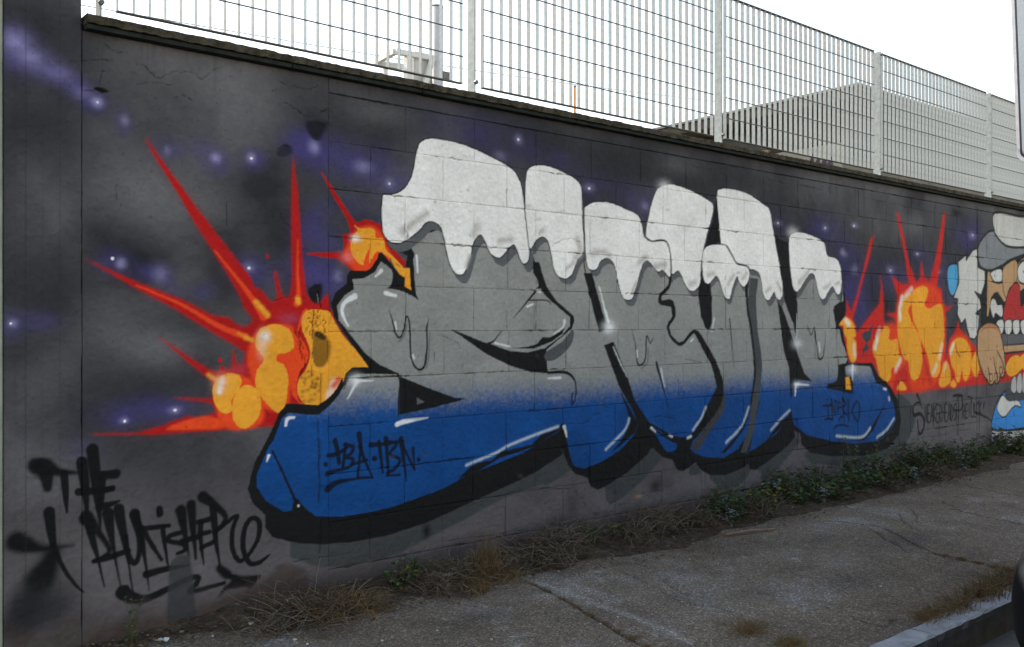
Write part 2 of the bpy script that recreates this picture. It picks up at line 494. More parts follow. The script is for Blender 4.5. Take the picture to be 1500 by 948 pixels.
cv.fill(ZF((910,250),(940,205),(1000,200),(1060,215),(1095,280),(1140,350),(1210,430),(1272,520),(1185,520),(1145,575),(1120,620),(1040,710),(1000,725),(930,725),(885,660),(890,590),(930,530),(955,450),(940,380),(915,320)), ORAN, smooth=True)
for (a, b, r, col, al) in [((655,160),(720,230),4,ORAN,.9),((885,140),(890,160),4,ORAN,.9),((600,355),(640,370),3,ORAN,.9),((395,560),(440,590),3,ORAN,.8),((560,330),(600,350),1.6,ORAN,.7)]:
    cv.stroke(ZF(a, b), r, col, soft=3, alpha=al)
cv.blob(*ZF((705,350))[0], 8, 8, C(240, 220, 205), .9); cv.blob(*ZF((690,400))[0], 7, 18, PINK, .7)
cv.blob(*ZF((840,250))[0], 16, 8, C(140, 60, 80), .6)
cv.stroke(ZF((470,590),(455,650)), 4, C(240, 220, 215), soft=4, alpha=.75); cv.blob(*ZF((460,600))[0], 12, 14, PINK, .4)
cv.blob(*ZF((560,530))[0], 14, 8, C(150, 60, 70), .5)
cv.stroke(ZF((1090,600),(1060,680)), 6, C(228, 180, 165), soft=5, alpha=.8); cv.stroke(ZF((1110,585),(1085,620)), 4, C(205, 50, 40), soft=3, alpha=.8)
for x, y, r in [(458,478,3.2),(470,520,2.6)]: cv.stroke(ZF((x, y), (x + 3, y + 2)), r, RED, soft=.8)
cv.stroke([(391,374.5),(392,376)], 2.4, RED, soft=.8)

# --- small burst behind the first letter
cv.fill(ZS((318,328),(325,325),(400,440),(500,590),(545,655),(570,660),(600,640),(640,645),(700,665),(725,690),(760,790),(830,870),(900,950),(880,960),(700,860),(660,950),(640,1010),(560,1000),(500,960),(440,905),(225,870),(225,858),(460,855),(470,800),(458,735),(500,735),(515,720),(490,640),(400,490)), RED, smooth=False)
cv.fill(ZS((470,870),(520,760),(560,700),(640,680),(710,720),(740,800),(780,900),(640,1010),(560,995),(500,930)), ORED, soft=.006)
cv.fill(ZS((515,800),(535,740),(560,710),(535,675),(580,700),(640,692),(675,715),(680,760),(730,770),(745,840),(790,880),(860,960),(700,850),(640,930),(600,945),(555,915),(520,860)), ORAN)
cv.fill(ZS((600,950),(610,890),(640,830),(635,900),(640,950)), ORED)
cv.blob(*ZS((548,765))[0], 7, 5, C(240, 225, 215), .9); cv.blob(*ZS((490,890))[0], 10, 8, C(220, 120, 120), .5)

# --- right fire
fire = ZQ((40,310),(85,250),(115,200),(105,100),(150,215),(150,200),(205,40),(310,-390),(338,-420),(300,-250),(230,0),(160,260),(200,380),(230,330),(380,140),(395,0),(385,-130),(405,0),(420,300),(440,320),(510,320),(500,260),(430,220),(515,215),(540,100),(480,-90),(560,-20),(620,-20),(590,-250),(520,-600),(540,-600),(620,-200),(680,-30),(715,-80),(720,-220),(745,-80),(790,-40),
      (840,-230),(905,-600),(920,-600),(880,-200),(850,0),(890,20),(890,130),(925,170),(985,150),(920,210),(915,330),(930,560),(960,420),(1000,370),(1020,280),(1035,340),(1090,400),(1150,480),(1250,560),(1300,640),(1300,760),(1260,790),(490,880),(430,780),(330,640),(200,620),(130,610),(85,420),(90,330))
cv.fill(fire, C(110, 34, 42), smooth=False, soft=.03, alpha=.7)
cv.fill(fire, C(172, 34, 30), smooth=False, soft=.006)
GAPF = C(56, 55, 62)
for g in [((240,380),(290,360),(330,300),(310,430),(280,460),(300,510),(260,530),(250,590),(245,520),(270,460),(240,420)),((925,230),(990,210),(960,330),(970,400),(930,460),(940,540),(925,560),(920,350))]:
    cv.fill(ZQ(*g), GAPF, smooth=False)
for e in [((330,430),(420,320),(520,320),(640,600),(520,700),(480,860),(400,780)),((520,150),(600,20),(800,-20),(900,120),(920,400),(860,760),(660,860),(600,620),(530,350)),((950,480),(1020,390),(1120,440),(1150,700),(1090,770),(990,720))]:
    cv.fill(ZQ(*e), ORED, soft=.02, alpha=.75)
for o in [((45,305),(85,265),(120,255),(170,310),(188,400),(170,420),(195,470),(185,600),(150,612),(120,500),(118,430),(90,380),(85,320)),
          ((330,470),(345,420),(395,370),(420,325),(450,330),(465,370),(455,420),(480,440),(525,430),(540,540),(555,590),(520,660),(480,660),(470,740),(440,780),(400,765),(375,690),(355,600),(330,540)),
          ((528,240),(545,150),(590,70),(640,60),(640,140),(615,190),(640,280),(710,400),(720,470),(730,540),(725,640),(700,740),(660,765),(630,720),(615,610),(580,590),(555,500),(530,400)),
          ((645,60),(680,15),(740,-5),(778,20),(770,80),(745,150),(790,180),(840,150),(885,150),(905,250),(905,450),(880,600),(870,690),(830,750),(795,700),(780,600),(740,480),(690,370),(650,240)),
          ((865,770),(885,700),(905,620),(940,625),(965,720),(955,790),(900,822),(870,805)),
          ((955,520),(975,460),(1030,415),(1100,450),(1130,560),(1120,700),(1090,770),(1065,740),(1050,680),(1035,775),(1010,770),(995,690),(970,640)),
          ((1128,640),(1150,560),(1185,520),(1230,560),(1262,680),(1246,745),(1215,720),(1195,680),(1180,735),(1150,720)),((960,800),(985,760),(1010,800),(990,825)),
          ((100,740),(130,735),(150,840),(110,838)),((555,770),(600,838),(525,838))]:
    cv.fill(ZQ(*o), ORED, soft=.018, alpha=.9)
    cv.fill(ZQ(*o), ORAN, soft=.004)
for pts, r, a in [(((565,90),(545,180),(550,260)),4,.75),(((640,20),(590,80)),4,.5),(((360,430),(345,500)),4,.8),(((380,350),(360,400)),4,.5),(((100,270),(130,310)),3.5,.7),(((890,480),(870,580)),4,.5),(((985,470),(965,540)),3,.75),(((550,600),(510,680)),4,.5),(((175,480),(180,560)),4,.5),(((845,640),(820,700)),3.5,.5),(((925,630),(915,680)),3,.4)]:
    cv.stroke(ZQ(*pts), r, C(232, 205, 190), soft=3.5, alpha=a)
cv.stroke(ZQ((630,190),(640,260),(700,370)), [2.0, 1.0], C(196, 60, 34), soft=.8); cv.stroke(ZQ((1005,470),(1015,530),(1035,570)), 1.4, C(150, 50, 30), soft=.6)
for p in [((730,480),(745,600),(800,780)),((600,620),(520,800))]: cv.stroke(ZQ(*p), [1, 5], C(165, 40, 40), soft=2, alpha=.7)

# --- the big letters: cast shadow, black block, body
cv.fill(ZE((225,730),(225,800),(350,842),(500,835),(700,785),(850,705),(1000,630),(1150,545),(1300,490),(1440,425),(1460,360),(1420,330),(1100,480),(600,690)), OLIVE, smooth=False, soft=.002)
cv.fill(ZM((0,140),(100,90),(135,180),(60,235),(0,265),(-20,262)), OLIVE, smooth=False)
cv.fill(ZM((325,270),(330,350),(355,372),(420,335),(520,250),(600,160),(640,110),(580,45)), OLIVE, smooth=False)
cv.fill(ZM((780,170),(790,215),(850,200),(830,140)), OLIVE, smooth=False)
cv.fill(ZM((900,205),(930,260),(1000,285),(1060,265),(1110,210),(1130,150),(1060,170)), OLIVE)
cv.fill(ZM((1130,170),(1180,190),(1190,250),(1260,190),(1330,110),(1400,20),(1360,0),(1200,120)), OLIVE, smooth=False)
cv.fill(ZD((1090,785),(1100,825),(1200,845),(1330,840),(1440,815),(1510,760),(1550,690),(1560,620),(1530,560),(1480,540),(1480,700),(1300,800)), OLIVE)
sil = (ZR((640,240),(650,160),(680,115),(740,125),(850,122),(900,95),(940,30),(965,0)) + ZA((280,715),(300,712),(340,760),(390,825),(425,800),(440,730)) + ZA((345,690),(320,640),(600,560),(1100,560),(1400,600)) + ZB((70,500),(500,500),(700,500),(1100,500),(1190,560),(1460,600),(1478,650),(1478,740)) +
       ZD((1252,90),(1255,180),(1225,228),(1245,262),(1258,340),(1270,385),(1265,395),(1372,395),(1400,450),(1440,482),(1462,510),(1485,560),(1500,640),(1492,710),(1440,772),(1350,802),(1200,806),(1100,790),(1060,752),(1055,705),(1030,692)) +
       ZM((1370,0),(1330,50),(1250,112),(1150,183),(1122,178),(1110,150),(1060,182),(980,212),(900,210),(850,185),(820,140),(790,162),(750,189),(720,182),(690,126),(640,112),(600,78),(580,48),(560,92),(450,192),(330,272),(285,291),(245,272),(228,226),(200,216),(150,200)) +
       ZD((70,885),(40,850),(5,765)) + ZE((1425,345),(1300,428),(1130,508),(950,590),(830,645),(650,705),(500,732),(360,743),(250,736),(150,712),(115,668),(115,612),(60,562),(38,500),(70,380),(140,250),(180,160),(212,124),(350,130),(395,98),(430,58),(455,10)) +
       ZC((85,610),(100,550),(135,520),(225,518),(170,445),(95,335),(35,240),(18,170),(40,110),(100,62)) + ZR((640,270),))
cv.fill(sil, BLACK, smooth=False)
cv.fill(ZR((1115,0),(1160,90),(1215,165),(1265,200),(1262,290),(1330,330),(1312,95),(1250,95),(1180,60),(1150,0)), ORAN, smooth=False)
cv.fill(ZR((1255,190),(1275,130),(1270,200)), ORED, smooth=False)

# body colour: cement grey above, sprayed into blue below
g0 = 0.955 - 0.011 * (UU - 2.2)
tt = (g0[None, :] - VV[:, None]) / 0.20 + (vnoise(shp, 3, 1) - 0.5) * 0.26 + (n_fine - 0.5) * 0.2 + (n_mid - 0.5) * 0.3
tt = np.clip(tt, 0, 1); tt = (tt * tt * (3 - 2 * tt))[..., None]
body = (SGREY * (0.93 + 0.14 * n_mid[..., None])) * (1 - tt) + (BLUE * (0.82 + 0.36 * n_mid[..., None])) * tt
body = body.astype(np.float32)
s_fill = (ZR((705,215),(830,200),(950,130),(985,60),(1010,25),(1060,55),(1120,110),(1138,160),(1130,230),(1105,290),(1060,308),(1200,330),(1330,385),(1410,440),(1385,380),(1365,200),(1355,0)) + ZA((478,720),(440,640),(700,560),(1000,600),(1110,690)) +
          ZC((1130,0),(1165,60),(1200,130),(1330,240),(1330,290),(1285,345),(1195,412),(1100,436),(1000,428),(910,395),(880,388),(680,308),(780,378),(880,448),(1000,508),(1120,543),(1210,548),(1300,548),(1345,575),(1364,620),(1360,690),(1335,740),(1300,815)) +
          ZE((1425,228),(1400,250),(1250,340),(1000,440),(900,498),(700,570),(600,597),(450,620),(340,620),(280,575),(258,565),(238,592),(200,600),(120,552),(80,492),(80,432),(132,310),(150,290),(188,192),(215,165),(300,172),(350,172),(400,132),(440,85),(465,40)) +
          ZC((85,650),(120,572),(165,553),(380,556),(390,553),(280,500),(200,435),(118,330),(62,260),(52,180),(90,125),(145,90)))
cv.fill(s_fill, body, smooth=False)
hl = ZA((1120,700)) + ZC((1158,0),(1200,80),(1250,150),(1345,232),(1352,262),(1340,305),(1200,425),(1210,545),(1330,550),(1366,620),(1342,720),(1300,815)) + \
     ZD((22,690),(45,800),(65,850),(110,860),(180,830),(260,780),(325,712),(342,665),(320,600),(285,540),(262,500),(195,318),(235,302),(300,465),(330,560),(390,655),(480,705),(515,722),(560,720),(600,688),(650,600),(690,500),(688,465),(668,410),(620,320),(590,262),(545,312),(520,318),(485,280),(470,235),(495,190),(488,150),(445,140),(438,108),(478,60),(486,-20),(300,-90),(0,-90)) + ZA((1410,560),(1095,560))
cv.fill(hl, body, smooth=False)
cv.fill(ZD((470,0),(486,40),(445,100),(450,125),(492,118),(505,180),(480,232),(490,272),(522,305),(545,298),(598,250),(650,330),(700,425),(718,500),(702,575),(650,650),(590,725),(570,770),(592,792),(640,810),(720,812),(785,772),(832,690),(842,600),(880,560),(830,790),(808,800),(860,770),(950,710),(1008,642),(1016,590),(1012,430),(985,330),(960,110),(900,-40),(600,-60)), body, smooth=False)
cv.fill(ZD((395,675),(440,745),(465,782),(500,782),(512,762),(500,738),(450,702)), body)
cv.fill(ZD((960,100),(1000,210),(1045,350),(1075,440),(1110,474),(1050,470),(1028,500),(1016,560),(1020,620),(1032,670),(1085,712),(1200,740),(1300,750),(1400,738),(1450,702),(1475,650),(1470,590),(1440,505),(1390,482),(1362,410),(1270,405),(1250,412),(1225,392),(1215,350),(1215,260),(1205,150),(1245,120),(1240,20),(1100,-40),(990,-40)), body, smooth=False)
cv.fill(ZD((835,20),(872,25),(862,130),(870,250),(888,380),(880,530),(855,680),(822,790),(795,790),(835,650),(852,500),(855,400),(840,250),(826,130)), SHAD * 0.6, smooth=False)

# drip shadows, then black gaps and lines
CAPS = [
 ZA((310,395),(350,395),(400,380),(440,340),(470,270),(490,160),(510,110),(560,88),(640,95),(740,120),(860,170),(990,240),(1040,290),(1065,370),(1080,480),(1100,640),(1108,705),(1100,760),(1075,772),(1055,740),(1045,705),(1020,668),(960,730),(935,738),(900,720),(880,680),(855,625),(835,615),(800,660),(780,740),(750,820),(720,832),(690,810),(665,750),(640,640),(620,570),(570,540),(535,550),(500,590),(430,645),(380,660),(335,645),(305,600),(298,500),(302,420)),
 ZA((1090,300),(1105,255),(1150,235),(1230,245),(1320,285),(1380,330),(1395,390),(1400,520),(1405,700),(1370,750),(1345,820),(1320,850),(1295,852),(1260,835),(1235,770),(1215,660),(1185,625),(1150,640),(1115,690),(1100,600),(1085,450)),
 ZB((62,300),(75,270),(120,250),(200,252),(280,285),(350,320),(375,370),(390,440),(430,465),(490,460),(520,485),(530,560),(535,640),(520,655),(490,620),(465,630),(440,600),(410,570),(380,590),(350,690),(325,770),(300,785),(270,765),(245,680),(225,590),(190,555),(150,570),(125,615),(100,620),(75,590),(65,450)),
 ZB((480,165),(540,152),(640,185),(740,240),(767,270),(760,330),(735,410),(715,500),(700,600),(695,690),(670,730),(640,732),(615,700),(590,640),(570,625),(540,640),(535,560),(520,480),(490,455),(430,460),(400,440),(405,370),(430,260),(455,190)),
 ZB((790,200),(810,178),(870,178),(960,205),(1050,265),(1080,300),(1100,410),(1130,600),(1150,720),(1140,780),(1120,775),(1105,740),(1085,775),(1065,785),(1045,750),(1025,650),(995,620),(965,615),(950,598),(900,585),(870,535),(840,488),(810,480),(800,350)),
 ZB((715,520),(740,490),(790,482),(840,490),(870,540),(900,585),(950,600),(965,640),(955,690),(935,712),(915,690),(900,655),(880,700),(860,770),(848,780),(830,760),(800,670),(780,655),(755,685),(735,695),(715,670),(708,590)),
 ZB((1185,470),(1195,430),(1240,415),(1310,435),(1375,470),(1395,540),(1440,558),(1460,590),(1472,680),(1465,745),(1445,750),(1425,710),(1400,740),(1380,778),(1360,775),(1345,730),(1325,650),(1300,640),(1275,670),(1245,725),(1225,738),(1205,700),(1190,580))]
SH = [(6, 13), (5, 9), (4, 9), (3, 9), (3, 9), (2, 8), (2, 9)]
# keep shadows inside the letters
for cp, sh in zip(CAPS, SH):
    cp = np.array(cp); lim = cp[:, 1].min() + 0.45 * np.ptp(cp[:, 1])
    q = np.array([(x + sh[0] * (y > lim), y + sh[1] * (y > lim)) for x, y in cp])
    cv.fill(q, SHAD)
K = BLACK
gaps = [ZC((1128,-60),(1160,-60),(1205,75),(1255,150),(1350,235),(1355,262),(1340,310),(1330,300),(1332,245),(1195,125),(1160,75)),
        ZC((675,308),(770,345),(880,390),(910,398),(1000,432),(1100,442),(1182,425),(1195,480),(1212,550),(1120,545),(1000,510),(880,450),(780,380)),
        ZC((398,568),(550,630),(700,685),(768,690),(600,735),(393,780)),
        ZA((1405,600),(1405,780),(1440,938),(1490,1150),(1500,1150)) + ZB((145,938),(115,800),(90,690),(70,640),(58,560)),
        ZD((105,0),(142,0),(165,90),(206,240),(190,256),(175,258),(150,180),(125,80)),
        ZD((195,318),(235,302),(265,370),(300,462),(328,560),(348,605),(395,668),(440,745),(400,775),(330,720),(345,665),(320,600),(285,540),(262,500)),
        ZD((612,-40),(608,80),(620,180),(638,240),(655,252),(668,220),(668,100),(658,20),(640,-40)),
        ZD((955,105),(985,190),(1040,345),(1072,440),(1112,476),(1045,468),(1028,500),(1016,555),(1008,420),(985,340),(966,200)),
        ZD((975,-60),(1010,120),(1028,230),(1042,292),(1046,150),(1036,-20),(1020,-60)),
        ZB((720,500),(740,420),(765,350),(775,280),(792,200),(800,350),(806,470),(760,480)),
        ZB((1100,420),(1130,540),(1150,700),(1160,790),(1200,900),(1230,938),(1220,740),(1195,650),(1182,470),(1150,460)),
        ZB((715,660),(700,720),(685,760),(700,880),(730,930),(755,930),(755,760),(740,700)),
        ZD((1224,388),(1252,396),(1256,450),(1286,458),(1290,532),(1170,506),(1182,490),(1215,482),(1222,440)),
        ZD((1200,158),(1250,135),(1255,185),(1222,230),(1246,265),(1262,345),(1270,390),(1240,402),(1252,380),(1238,300),(1215,250)),
        ZC((1000,413),(1100,405),(1150,390),(1180,352),(1222,352),(1270,325),(1308,280),(1290,332),(1230,378),(1130,416)),
        ZE((965,455),(1010,408),(1050,385),(1110,375),(1150,335),(1200,325),(1290,303),(1330,258),(1370,248),(1425,212),(1422,232),(1300,312),(1150,362),(1050,420)),
        ZD((262,512),(290,560),(312,605),(342,658),(328,702),(280,745),(225,790),(270,732),(295,690),(310,655),(300,612)),
        ZD((655,372),(690,440),(702,500),(672,570),(632,645),(590,700),(625,640),(640,590),(668,545),(690,500),(675,440)),
        ZD((836,600),(800,690),(760,745),(695,798),(750,768),(775,730),(805,682),(822,620)),
        ZD((1012,622),(960,665),(900,752),(950,700),(1012,650)),
        ZE((238,565),(258,540),(280,570),(332,622),(280,615),(262,622),(235,600)),
        ZD((1205,724),(1330,728),(1365,690),(1415,600),(1440,555),(1380,690),(1335,738),(1230,732)),
        ZD((1398,722),(1440,690),(1472,640),(1450,700),(1400,735))]
for g in gaps: cv.fill(g, K, smooth=False, soft=.0)
cv.fill(ZC((1195,440),(1290,375),(1340,312),(1352,340),(1330,405),(1260,470),(1203,482)), SHAD * .75)
cv.fill(ZD((718,520),(730,545),(722,605),(645,720),(604,785),(572,768),(605,722),(692,592)), SHAD * .5, smooth=False)
cv.fill(ZC((490,683),(537,710),(490,722)), SHAD, smooth=False)
cv.fill(ZQ((100,740),(132,735),(152,842),(108,838)), ORAN, smooth=False)
cv.fill(ZD((1218,258),(1228,250),(1238,300),(1262,360),(1258,392),(1240,398),(1218,390)), SGREY)
lines = [(ZC((335,205),(355,260),(370,330),(395,355),(415,320),(430,250),(440,240),(452,290),(455,440),(475,510),(505,530),(530,510),(545,420),(545,310),(556,250)),[.6,1.1,1.4,1.4,1.4,1.2,1.2,1.3,1.3,1.5,1.6,1.8,1.6,1.4,.4]),
  (ZC((1165,75),(1150,90),(1100,150),(1020,250)),[2.2,2,1.4,.4]),(ZC((1105,150),(1200,150),(1225,170)),1.0),(ZC((960,315),(915,370),(880,390)),[.5,1.2,2.2]),
  (ZC((1210,548),(1300,545),(1345,570),(1363,620),(1360,690),(1338,728)),[2.2,2.6,2.0,1.4,1.3,1.2]),(ZC((1345,660),(1340,710)),1.2),
  (ZC((383,556),(395,590),(390,700),(388,785)),[2,1.2,1.4,1.0]),
  (ZE((145,330),(190,420),(240,530),(258,570)),[1.6,1.8,2.2,2.6]),
  (ZD((318,252),(335,330),(340,390),(355,405),(375,380),(380,300),(385,275),(398,308),(412,285)),[.4,1,1.4,1.4,1.4,1.2,1.1,1,.4]),
  (ZD((425,395),(447,480),(478,595)),[2.6,1.8,.4]),(ZD((745,200),(755,300),(765,412)),[1.2,1.0,.4]),(ZD((520,470),(524,560)),[.5,.4]),
  (ZD((485,20),(478,60),(442,100),(445,130),(492,125),(505,185),(478,232),(485,275),(520,310),(545,305),(595,256),(650,332),(698,430),(715,500),(702,575),(648,655),(590,722)),[3,3,3,3.4,2.5,2.5,2.8,2.5,2.5,2.5,2.6,2.8,3,3,2.6,2.4,3]),
  (ZD((828,-20),(822,130),(840,250),(856,400),(850,500),(836,600),(800,690),(720,785)),[3,2.8,2.5,2.5,2,1.8,2.2,2.5]),
  (ZD((1085,228),(1105,272),(1118,238),(1124,300),(1135,370),(1150,376),(1160,340),(1166,255)),[.5,1,.8,1,1.2,1.2,1,.4]),
  (ZD((400,680),(440,705),(500,740),(515,722)),[1.4,1.6,2.2,2.2]),(ZD((1232,70),(1235,120),(1205,150)),1.2),(ZD((1215,360),(1222,390),(1220,470),(1180,490)),[.6,1.0,1.4,1.4])]
for p, r in lines: cv.stroke(p, r, K, soft=.7)
cv.stroke(ZC((560,330),(555,450),(540,520)), 1.6, SHAD, soft=1.6, alpha=.7); cv.stroke(ZC((395,372),(420,340),(432,285)), 1.6, SHAD, soft=1.6, alpha=.7); cv.stroke(ZD((360,418),(385,392),(388,330)), 1.4, SHAD, soft=1.4, alpha=.7)
# white snow caps
for i, cp in enumerate(CAPS):
    P = crspline(cp, True, 5)
    cv.stroke(np.vstack([P, P[:1]]), [1.9, 1.7, 1.5, 1.4, 1.4, 1.3, 1.3][i], K, soft=.7, smooth=False)
    cv.fill(cp, WHITE)
cv.stroke(ZB((965,615),(950,598),(900,585),(870,535),(840,488)), 1.3, K, soft=.6); cv.stroke(ZB((535,650),(532,560),(520,485),(490,458),(430,463),(400,445)), 1.3, K, soft=.6)
SOFTG = C(158, 152, 148)
for p, r in [(ZA((540,500),(480,540),(420,590)),6),(ZA((410,600),(430,620)),6),(ZA((820,570),(800,610)),7),(ZA((950,650),(1010,640)),5),(ZA((780,730),(760,790)),3.5),(ZA((1370,640),(1390,700),(1360,740)),6),(ZA((1180,590),(1160,600)),5),(ZA((1310,800),(1350,770)),4),
             (ZB((100,530),(160,520),(200,540)),5),(ZB((360,580),(400,550)),5),(ZB((450,600),(500,590)),5),(ZB((320,750),(345,690)),3),(ZB((640,700),(670,690)),5),(ZB((740,650),(770,640)),4),(ZB((850,700),(880,650)),3.5),(ZB((930,670),(950,640)),3),(ZB((1060,740),(1085,720)),3),(ZB((1120,690),(1140,730)),3),(ZB((1240,690),(1290,630)),4),(ZB((1380,720),(1410,700)),3.5),(ZB((1440,700),(1460,690)),2.5)]:
    cv.stroke(p, r * .8, SOFTG, soft=r * 1.0, alpha=.85)
GL = C(232, 230, 228)
for p, r, a in [(ZC((150,128),(95,160),(78,205),(90,250),(112,292)),[4.5,3.2,2.6,2,1],.8),(ZC((320,110),(375,125)),[3.2,2.2],.85),(ZR((955,180),(1015,120)),[1.8,3],.8),(ZC((370,270),(377,310)),[1.6,1],.75),(ZC((468,450),(474,470)),1.6,.7),(ZC((1095,185),(1130,170)),[1.8,1],.85),(ZC((1300,262),(1290,300),(1240,335)),[3,2,1],.55),(ZC((920,385),(1000,405)),[1.6,1],.7),
                (ZC((380,832),(430,815),(552,795)),[3.6,3.2,.6],.9),(ZC((160,600),(110,690)),[2.6,1],.7),(ZC((150,592),(250,592)),[2.4,.8],.8),(ZC((1150,95),(1165,105)),2,.6),(ZC((1210,578),(1280,575)),[1,2],.7),(ZA((490,730),(494,820)),[1.5,1.2],.85),
                (ZE((205,220),(215,190),(240,185)),[2,2.6,2],.85),(ZE((122,378),(130,352)),[1,2.4],.85),(ZE((262,572),(263,574)),1.6,.9),(ZE((1430,225),(1440,270)),[2.6,1],.85),(ZD((172,60),(190,130),(212,215)),[1,1.4,3],.75),(ZD((235,325),(265,390),(295,455)),[1,1.4,.6],.6),(ZD((445,420),(460,500)),[1.6,.6],.7),(ZD((340,340),(342,368)),1.4,.7),
                (ZD((678,200),(668,258)),[1.8,1],.55),(ZD((1040,490),(1035,540)),[2.4,1],.8),(ZD((1035,488),(1095,493)),[2.4,.8],.8),(ZD((1042,180),(1042,285)),[.6,1.2],.7),(ZD((1285,410),(1285,470)),[3,1],.7),(ZD((480,712),(492,718)),2,.8),(ZD((560,725),(575,718)),2,.7),(ZD((400,680),(420,700)),[2,.8],.7),(ZD((1425,508),(1435,512)),1.5,.8),(ZD((1447,545),(1450,560)),1.3,.8),(ZD((1138,305),(1142,345)),1.2,.7),(ZD((585,290),(575,300)),1.4,.6),
                (ZA((430,540),(435,600),(410,640)),[.5,1.2,1.2],.7),(ZA((1165,570),(1135,650)),[1,1.6],.8),(ZA((1325,740),(1295,810)),[1,1.6],.8)]:
    cv.stroke(p, r, GL, soft=1.2, alpha=a)
for x, y, r, a in [(*ZC((150,590))[0], 9, .7), (*ZD((215,238))[0], 9, .85), (*ZD((1043,310))[0], 7, .5), (*ZD((1285,425))[0], 6, .55), (*ZB((500,165))[0], 9, .55), (*ZB((1205,415))[0], 8, .5), (*ZD((1040,490))[0], 5, .5)]:
    cv.blob(x, y, r, r, GL, a)
for p in [ZE((1000,395),(1130,340),(1180,310),(1310,258),(1405,225)), ZD((305,640),(285,690),(200,775)), ZD((640,590),(620,640),(585,690)), ZD((832,590),(800,670),(730,745)), ZD((1010,605),(960,655),(930,690)), ZD((1215,716),(1325,722),(1365,680)), ZD((1395,722),(1435,690),(1468,640))]:
    cv.stroke(p, 1.6, C(190, 200, 212), soft=2.6, alpha=.7)

# --- tags
def tagline(p, r, col=BLACK, soft=1.0, a=.95): cv.stroke(p, r, col, soft=soft, alpha=a)
T = C(12, 12, 13)
for p, r in [(((380,390),(382,392)),3.6),(((422,287),(432,330),(440,385)),[4.5,3.4,3]),(((390,352),(430,345),(475,318)),[3,3.4,2]),(((468,300),(462,360),(455,408)),2.6),(((465,305),(502,315),(490,345),(462,360),(500,368),(488,400),(440,415),(390,432)),[3,3,2.5,2.5,2.6,2.6,2.6,4]),
             (((527,258),(537,330),(560,390),(586,450)),[4.5,3.2,2.4,1.4]),(((535,300),(528,380),(520,445)),2.2),(((520,446),(586,448)),1.4),(((495,392),(562,372)),2.2),(((594,364),(596,366)),4),(((578,305),(640,300),(720,288)),[4,3,2.6]),(((614,292),(622,350),(630,425)),[3.4,3,2]),
             (((645,278),(650,350),(656,430)),[4.2,3,2.2]),(((650,290),(692,302),(662,345),(706,368),(690,405),(650,428)),2.6),(((648,440),(706,436)),1.8),(((712,280),(725,380),(736,465)),[4.4,3,1]),(((718,300),(745,360),(770,412)),2.2),(((765,320),(772,415)),[3,1]),(((789,370),(791,371)),3.4),(((390,502),(425,472),(500,456),(585,450)),[5,4,2,1])]:
    tagline(ZE(*p), r, C(14, 18, 26), .9, .92)
for p, r, s in [(((150,178),(190,180),(240,205),(325,210)),[9,9,6,2],4),(((195,225),(200,275)),[8,5],3),(((165,190),(175,200)),9,6),(((270,212),(275,290),(281,375)),[4.5,4,1.4],1.2),(((346,165),(358,250),(366,330),(374,470)),[7,6,3.5,1],1.6),(((392,110),(402,200),(412,300),(426,445)),[7,6.5,5,1],1.6),(((330,290),(400,288),(472,280)),[4.5,4.5,3],1.4),
                (((436,215),(430,290),(424,352)),4,1.4),(((432,222),(490,214)),[5,6],2),(((430,285),(476,276)),[3.5,4],1.4),(((422,356),(460,345),(506,328)),[4.5,4,1.5],1.4),
                (((206,375),(214,450),(226,525)),[6.5,5.5,3.5],1.6),(((70,500),(110,515),(180,530),(308,516)),[12,10,5,1],6),(((226,520),(260,600),(310,675),(356,716)),[3.4,2.6,2.2,1],1.2),(((222,540),(205,600),(170,660)),[6,11,16],8),
                (((372,410),(395,500),(416,580),(441,690)),[5,4,2,1],1.6),(((365,400),(420,465),(462,535),(440,565),(396,585)),[9,4,3,3,2],2.4),(((456,382),(470,470),(490,580),(511,690)),[7,4.5,1.8,.8],2),(((502,362),(522,470),(545,600),(565,722)),[6.5,4.5,1.8,.8],1.6),(((400,582),(470,565),(545,540)),[3,4,3],1.4),
                (((532,480),(545,560),(568,592),(588,560),(590,480),(570,385)),[3,3.5,3.5,3.5,4,6.5],1.6),(((575,385),(600,480),(615,590),(632,708)),[5,3.5,1.8,.8],1.4),(((600,440),(640,510),(684,578)),[3,3,2],1.4),(((610,444),(660,440),(716,434)),[3,3.5,2.5],1.4),(((690,440),(698,520),(712,603)),[3.4,2.6,1],1.2),(((675,365),(677,385)),4.2,1.4),
                (((765,462),(718,478),(716,500),(770,510),(785,535),(750,552)),[3,3,3,3,3,2],1.4),(((766,370),(780,450),(800,560)),[7,4,1.4],2.2),(((810,345),(818,450),(830,575)),[6,4,1.4],1.8),(((770,500),(838,482)),3.4,1.4),(((850,420),(848,480),(862,600)),[3.5,3,.8],1.4),(((840,420),(892,404)),[3.5,3.5],1.6),(((845,470),(886,460)),3,1.2),(((852,528),(902,502)),3,1.2),
                (((902,360),(912,480),(932,612)),[4.5,3.5,.9],1.4),(((860,312),(905,345),(952,390),(945,425),(908,462)),[7,5,3.5,3,3],2),(((908,462),(960,420),(1004,392),(985,450),(985,530),(1012,582),(1050,560),(1092,490),(1098,420),(1065,404),(1036,450),(1030,530),(1055,590),(1095,590),(1142,556)),[3,2.8,2.6,3,3,3,2.6,3,3.2,3.2,3.2,3.2,3.2,3,1],1.2),
                (((622,640),(700,618),(802,602)),[5,4,1.2],1.4),(((522,716),(560,740),(620,742),(700,708),(790,662),(838,652),(830,680),(802,712),(850,705),(950,676)),[9,7,5,4,3.5,3.5,3.5,3.5,3,2.4],1.8),(((930,615),(960,640)),[5,6],3)]:
    tagline(ZH(*p), [q * 1.22 for q in r] if isinstance(r, list) else r * 1.22, T, s, .97)
